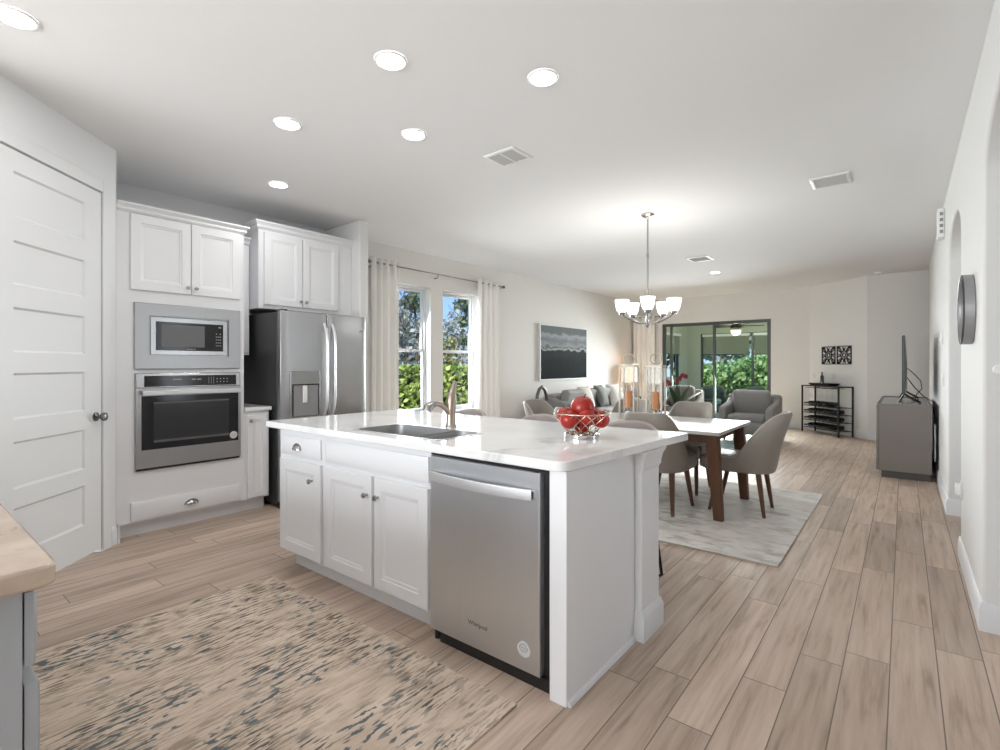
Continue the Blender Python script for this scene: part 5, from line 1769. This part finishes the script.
for k, (dx, top, fl) in enumerate(((0.05, 0.68, ((0.08, 0.68), (0.03, 0.63), (0.13, 0.665), (-0.01, 0.59))), (-0.15, 0.57, ((-0.19, 0.58), (-0.14, 0.54), (-0.22, 0.52))))):
    pts = [Vector((ox, oy, oz + 0.1)), Vector((ox, oy, oz + 0.30)) + view * dx * 0.3, Vector((ox, oy, oz + top * 0.8)) + view * dx * 0.7, Vector((ox, oy, oz + top)) + view * dx]
    so = build('flower_stem', MB().tube(pts, 0.005, 6), LEAF, orc)
    for fx_, fz_2 in fl:
        mb = MB()
        flower(mb, Vector((ox, oy, oz + fz_2)) + view * fx_, 0.052)
        build('blossom', mb, PETAL, so, solid=0.003)
sofa('armchair', 'wide grey armchair facing the room in front of the sliding door', -2.05, 9.42, PI, 0.84, 1, GREYFAB, back_h=0.82, arm_h=0.60, seat_h=0.44, depth=0.80, cat='armchair', armw=0.12)
sofa('armchair', 'olive grey armchair behind the orchid by the corner of the sliding door', -3.44, 10.05, PI, 0.66, 1, OLIVEF, back_h=0.84, arm_h=0.56, seat_h=0.44, depth=0.74, cat='armchair', armw=0.08)

# ------------------------------------------------------------------ wine rack by the angled wall
WU = Vector((math.sqrt(.5), -math.sqrt(.5), 0))
WN = Vector((-math.sqrt(.5), -math.sqrt(.5), 0))
wo = Vector((-1.245, 11.06, 0)) + Vector((0.02, 0.02, 0))
WF = frame(wo, WU, WN)     # local x 0..0.86 along the rack, y outward (front 0.0, back -0.27)
wr = thing('wine_rack', 'black metal wine rack console against the angled wall', 'wine rack', (wo.x, wo.y, 0))
wl_, wd_, wh_ = 0.92, 0.27, 0.87
x0w = -0.32
XA, XB = x0w, x0w + wl_
for x in (XA, XB - 0.022):
    for y in (0.13, 0.13 - wd_):
        build('post', MB(WF).box(x, x + 0.022, y - 0.022, y, 0, wh_), DARKMETAL, wr)
build('shelf_top', MB(WF).box(XA, XB, 0.13 - wd_ - 0.022, 0.13, wh_, wh_ + 0.02), DARKMETAL, wr)
for z in (0.10, 0.24, 0.375, 0.51):
    m = MB(WF)
    m.box(XA, XB, 0.13 - 0.018, 0.13 - 0.006, z - 0.006, z + 0.006)
    m.box(XA, XB, 0.13 - wd_, 0.13 - wd_ + 0.012, z - 0.006, z + 0.006)
    for k in range(9):
        x = XA + 0.03 + (wl_ - 0.08) * k / 8
        m.box(x, x + 0.006, 0.13 - wd_ + 0.006, 0.13 - 0.01, z - 0.004, z + 0.004)
    build('rack_shelf', m, DARKMETAL, wr)
m = MB(WF)
for k in range(4):
    x = XA + 0.10 + 0.20 * k
    m.box(x, x + 0.012, 0.13 - wd_, 0.12, wh_ - 0.03, wh_ - 0.022)
    m.box(x + 0.05, x + 0.062, 0.13 - wd_, 0.12, wh_ - 0.03, wh_ - 0.022)
build('glass_rail', m, DARKMETAL, wr)
def bottle_mesh(fr):
    m = MB(fr)
    m.lathe([(0.030, 0), (0.037, 0.004), (0.0375, 0.19), (0.030, 0.215), (0.015, 0.24), (0.0135, 0.30), (0.015, 0.302), (0.014, 0.31)], (0, 0, 0), 16)
    return m
# a standing bottle, then lying copies along the shelves
bp = WF @ Vector((XA + 0.40, 0.02, wh_ + 0.0465))
bt = thing('wine_bottle', 'dark wine bottle standing on the black tray', 'bottle', bp)
build('glass', bottle_mesh(WM[bt.name]), BOTTLE, bt)
m = MB(WM[bt.name])
m.lathe([(0.0155, 0.255), (0.0155, 0.311), (0.006, 0.3115)], (0, 0, 0), 14)
build('capsule', m, INK, bt)
q0 = Quaternion((0, 0, 1), math.atan2(WU.y, WU.x))
for r_, (z, nn, wd2) in enumerate(((0.107, 6, 'bottom'), (0.247, 6, 'second'), (0.382, 6, 'third'), (0.517, 5, 'top'))):
    for k in range(nn):
        x = XA + 0.115 + 0.115 * k
        loc = WF @ Vector((x, -0.155, z + 0.0385))
        c = dup(bt, loc, 0, 'dark wine bottle lying on the %s shelf of the rack' % wd2, 'wine bottles on the %s rack shelf' % wd2)
        c.rotation_mode = 'QUATERNION'
        c.rotation_quaternion = WN.to_track_quat('Z', 'Y')
tr = thing('serving_tray', 'black oblong tray on top of the wine rack', 'tray', WF @ Vector((XA + 0.45, 0.0, wh_ + 0.0205)))
m = MB(WF)
m.loft([[(p[0], p[1], p[2]) for p in rrect(XA + 0.42, 0.0, w_, d_, 0.03, z)] for w_, d_, z in ((0.50, 0.17, wh_ + 0.021), (0.58, 0.22, wh_ + 0.066), (0.57, 0.21, wh_ + 0.066), (0.49, 0.16, wh_ + 0.046))])
build('dish', m, BLACK, tr)
for k in range(5):
    x = XA + 0.13 + 0.13 * k
    g = thing('wine_glass', 'clear stem wine glass hanging upside down under the rack top', 'glass', WF @ Vector((x, 0.02, wh_ - 0.22)), 0, 'hanging wine glasses')
    build('bowl', MB(WM[g.name]).lathe([(0.030, 0.0), (0.036, 0.035), (0.030, 0.075), (0.006, 0.095), (0.004, 0.185), (0.030, 0.19), (0.031, 0.1965), (0.002, 0.1965)], (0, 0, 0), 16, False, True), GLASSC, g)
for dx, lab in ((0.18, 'clear stem wine glass standing on the tray by the bottle'), (0.66, 'clear stem wine glass standing on the rack end away from the sofa')):
    g = thing('wine_glass', lab, 'glass', WF @ Vector((XA + dx, 0.0, wh_ + (0.0475 if dx < 0.6 else 0.0475))))
    build('bowl', MB(WM[g.name]).lathe([(0.030, 0.0), (0.030, 0.002), (0.004, 0.006), (0.004, 0.09), (0.030, 0.12), (0.036, 0.16), (0.031, 0.20)], (0, 0, 0), 16, True, False), GLASSC, g)
bt.scale = (0.8, 0.8, 0.72)
# two pierced black panels on the angled wall
AF = frame((BC[0], BC[1], 0), WU * -1, WN)   # x runs along the wall away from the outer corner
def wall_panel(x0, lab):
    t = thing('wall_panel', lab, 'wall art', AF @ Vector((x0 + 0.165, 0.012, 1.28)))
    s_ = 0.33
    m = MB(AF)
    for q in ((x0, x0 + s_, 1.282, 1.296), (x0, x0 + s_, 1.602, 1.616), (x0, x0 + 0.014, 1.296, 1.602), (x0 + s_ - 0.014, x0 + s_, 1.296, 1.602)):
        m.box(q[0], q[1], 0.004, 0.018, q[2], q[3])
    for a in (0, 1):
        for b in (0, 1):
            xx, zz_ = x0 + (0 if a == 0 else s_ - 0.055), 1.282 + (0 if b == 0 else s_ - 0.051)
            m.box(xx, xx + 0.055, 0.004, 0.018, zz_, zz_ + 0.055)
    build('frame', m, DARKMETAL, t)
    m = MB(AF)
    c = (x0 + s_ / 2, 1.449)
    def ring(cx_, cz_, r_, w_=0.006, a0=0.0, a1=2 * PI):
        k = 20
        pts = [(cx_ + r_ * math.cos(a0 + (a1 - a0) * i / k), 0.011, cz_ + r_ * math.sin(a0 + (a1 - a0) * i / k)) for i in range(k + 1)]
        m.tube(pts, w_, 6)
    for r_ in (0.035, 0.075):
        ring(c[0], c[1], r_, 0.007)
    for k in range(8):
        a = PI / 4 * k + PI / 8
        ring(c[0] + 0.11 * math.cos(a), c[1] + 0.11 * math.sin(a), 0.034, 0.007, a + 0.6, a + 5.4)
        m.tube([(c[0] + 0.03 * math.cos(a), 0.011, c[1] + 0.03 * math.sin(a)), (c[0] + 0.15 * math.cos(a + 0.2), 0.011, c[1] + 0.15 * math.sin(a + 0.2))], 0.006, 6)
    for k in range(4):
        a = PI / 4 + PI / 2 * k
        ring(c[0] + 0.17 * math.cos(a), c[1] + 0.17 * math.sin(a), 0.032, 0.007)
    build('scrollwork', m, DARKMETAL, t)
wall_panel(0.325, 'pierced black scrollwork wall panel above the empty end of the wine rack')
wall_panel(0.695, 'pierced black scrollwork wall panel above the wine bottle')

# ------------------------------------------------------------------ television and stand
ts = thing('tv_stand', 'dark taupe television stand against the aisle wall', 'tv stand', (0.02, 8.0, 0))
ty0, ty1 = 7.16, 8.95
m = MB()
m.box(-0.225, 0.235, ty0, ty0 + 0.03, 0.08, 0.815)
m.box(-0.225, 0.235, ty1 - 0.03, ty1, 0.08, 0.815)
m.box(-0.225, 0.235, ty0 + 0.03, ty1 - 0.03, 0.08, 0.11)
m.box(0.225, 0.235, ty0 + 0.03, ty1 - 0.03, 0.11, 0.815)
build('body', m, TVWOOD, ts, bevel=0.003)
m = MB()
m.loft([[(-0.24 + a, ty0 - 0.004 + a, z), (0.238 - a, ty0 - 0.004 + a, z), (0.238 - a, ty1 + 0.004 - a, z), (-0.24 + a, ty1 + 0.004 - a, z)] for a, z in ((0, 0.815), (0, 0.836), (0.022, 0.836), (0.024, 0.825))])
build('top', m, TVWOOD, ts)
build('top_inlay', MB().box(-0.214, 0.212, ty0 + 0.022, ty1 - 0.022, 0.826, 0.828), BLACKGL, ts)
for k in range(3):
    a = ty0 + 0.004 + (ty1 - ty0 - 0.008) * k / 3
    b = a + (ty1 - ty0 - 0.008) / 3 - 0.004
    d = build('door', MB().box(-0.247, -0.226, a, b, 0.085, 0.812), TVWOOD, ts, bevel=0.003)
    build('handle', MB().box(-0.257, -0.247, (a + b) / 2 - 0.06, (a + b) / 2 + 0.06, 0.76, 0.77), PEWTER, d)
build('plinth', MB().box(-0.20, 0.225, ty0 + 0.04, ty1 - 0.04, 0.0, 0.081), mat('plinth_dark', (0.06, 0.052, 0.046), 0.5), ts)
tv = thing('television', 'thin black flat-screen television on the taupe stand', 'television', (0.01, 8.05, 0.828))
build('screen', MB().box(-0.018, -0.012, 7.37, 8.72, 0.945, 1.60), BLACKGL, tv)
build('back_cover', MB().loft([[(-0.012, 7.36, 0.935), (-0.012, 8.73, 0.935), (-0.012, 8.73, 1.61), (-0.012, 7.36, 1.61)], [(0.008, 7.36, 0.935), (0.008, 8.73, 0.935), (0.008, 8.73, 1.61), (0.008, 7.36, 1.61)], [(0.03, 7.6, 0.99), (0.03, 8.5, 0.99), (0.03, 8.5, 1.30), (0.03, 7.6, 1.30)]]), BLACK, tv, bevel=0.003)
for y in (7.50, 8.60):
    m = MB()
    m.tube([(-0.05, y, 0.8365), (0.0, y, 0.93), (0.0, y, 1.02)], 0.010, 6)
    m.tube([(0.0, y, 0.94), (0.05, y, 0.90), (0.15, y, 0.838)], 0.013, 6)
    build('foot', m, BLACK, tv)
cb = thing('power_cables', 'black cables hanging from the television back to the wall', 'cable', (0.15, 7.6, 0.86))
for pts in ([(0.025, 7.62, 1.24), (0.09, 7.60, 1.17), (0.15, 7.56, 1.09), (0.16, 7.52, 1.00), (0.11, 7.50, 0.93), (0.10, 7.46, 0.885)], [(0.025, 7.62, 1.13), (0.09, 7.55, 1.02), (0.17, 7.48, 0.92), (0.250, 7.40, 0.86), (0.262, 7.36, 0.70), (0.262, 7.33, 0.50), (0.262, 7.36, 0.32)]):
    build('cable', MB().tube(pts, 0.005, 6), BLACK, cb)
m = MB()
cz_ = [(0.264, 7.25 + 0.02 * math.sin(1.7 * i), 0.62 - 0.05 * i) for i in range(9)]
build('cable_bundle', MB().tube(cz_, 0.007, 6), WHITEPL, cb)

# ------------------------------------------------------------------ right wall items
mr = thing('round_mirror', 'thick-rimmed round mirror on the pier between the arches', 'mirror', (XR, 3.80, 1.577))
build('rim', MB().lathe([(0.188, 0.001), (0.192, 0.004), (0.192, 0.044), (0.188, 0.048), (0.176, 0.048), (0.172, 0.040), (0.172, 0.001)], (XR, 3.80, 1.577), 48, False, False, axis=(-1, 0, 0)), MIRSIDE, mr)
m = MB()
m.tube([(XR - 0.046, 3.80 + 0.187 * math.cos(2 * PI * i / 48), 1.577 + 0.187 * math.sin(2 * PI * i / 48)) for i in range(48)], 0.006, 6, closed=True)
build('front_edge', m, MIRRIM, mr)
build('mirror_glass', MB().lathe([(0.174, 0.034), (0.174, 0.038)], (XR, 3.80, 1.577), 48, axis=(-1, 0, 0)), MIRRORM, mr)
gv = thing('door_chime', 'white chime box with dark slots high on the aisle wall', 'chime', (XR, 6.35, 2.46))
build('housing', MB().box(XR - 0.052, XR - 0.0005, 6.22, 6.40, 2.46, 2.725), WHITEPL, gv, bevel=0.006)
for k in range(4):
    build('slot', MB().box(XR - 0.036, XR - 0.012, 6.214, 6.221, 2.495 + 0.055 * k, 2.525 + 0.055 * k), GREYPL, gv)
def switch(lab, y, z, w=0.12, h=0.12, name='light_switch', n=2):
    t = thing(name, lab, 'switch', (XR, y, z))
    build('plate', MB().box(XR - 0.014, XR - 0.0003, y - w / 2, y + w / 2, z - h / 2, z + h / 2), WHITEPL, t, bevel=0.002)
    for k in range(n):
        yc = y - w / 2 + w * (k + 0.5) / n
        build('rocker', MB().box(XR - 0.020, XR - 0.013, yc - 0.016, yc + 0.016, z - 0.033, z + 0.033), WHITEPL, t, bevel=0.002)
switch('white double rocker switch plate beyond the second arch', 6.55, 1.535)
switch('small white switch plate below the double rocker, beyond the second arch', 6.35, 1.13, 0.075, 0.12, n=1)
th = thing('thermostat', 'small white round thermostat on the side of the near arch', 'thermostat', (0.352, 3.335, 1.25))
build('dial', MB().lathe([(0.024, 0.0003), (0.024, 0.010), (0.018, 0.013), (0.002, 0.013)], (0.352, 3.335, 1.25), 22, axis=(0, -1, 0)), WHITEPL, th)
build('ring', MB().tube([(0.352 + 0.019 * math.cos(2 * PI * i / 22), 3.322, 1.25 + 0.019 * math.sin(2 * PI * i / 22)) for i in range(22)], 0.002, 6, closed=True), WHITEPL, th)
nl = thing('night_light', 'small white plug-in light low on the pier edge', 'night light', (XR, 4.44, 0.46))
build('plate', MB().box(XR - 0.006, XR - 0.0003, 4.40, 4.475, 0.40, 0.515), WHITEPL, nl, bevel=0.002)
build('plug', MB().box(XR - 0.034, XR - 0.006, 4.415, 4.46, 0.425, 0.50), WHITEPL, nl, bevel=0.005)
sd = thing('smoke_detector', 'small white detector on the ceiling by the television wall', 'detector', (-0.33, 10.4, H))
build('housing', MB().lathe([(0.06, H - 0.0005), (0.06, H - 0.02), (0.045, H - 0.032), (0.01, H - 0.034)], (-0.33, 10.4, 0), 24), WHITEPL, sd)
build('sensor', MB().lathe([(0.012, H - 0.033), (0.008, H - 0.038)], (-0.33, 10.4, 0), 12), GREYPL, sd)
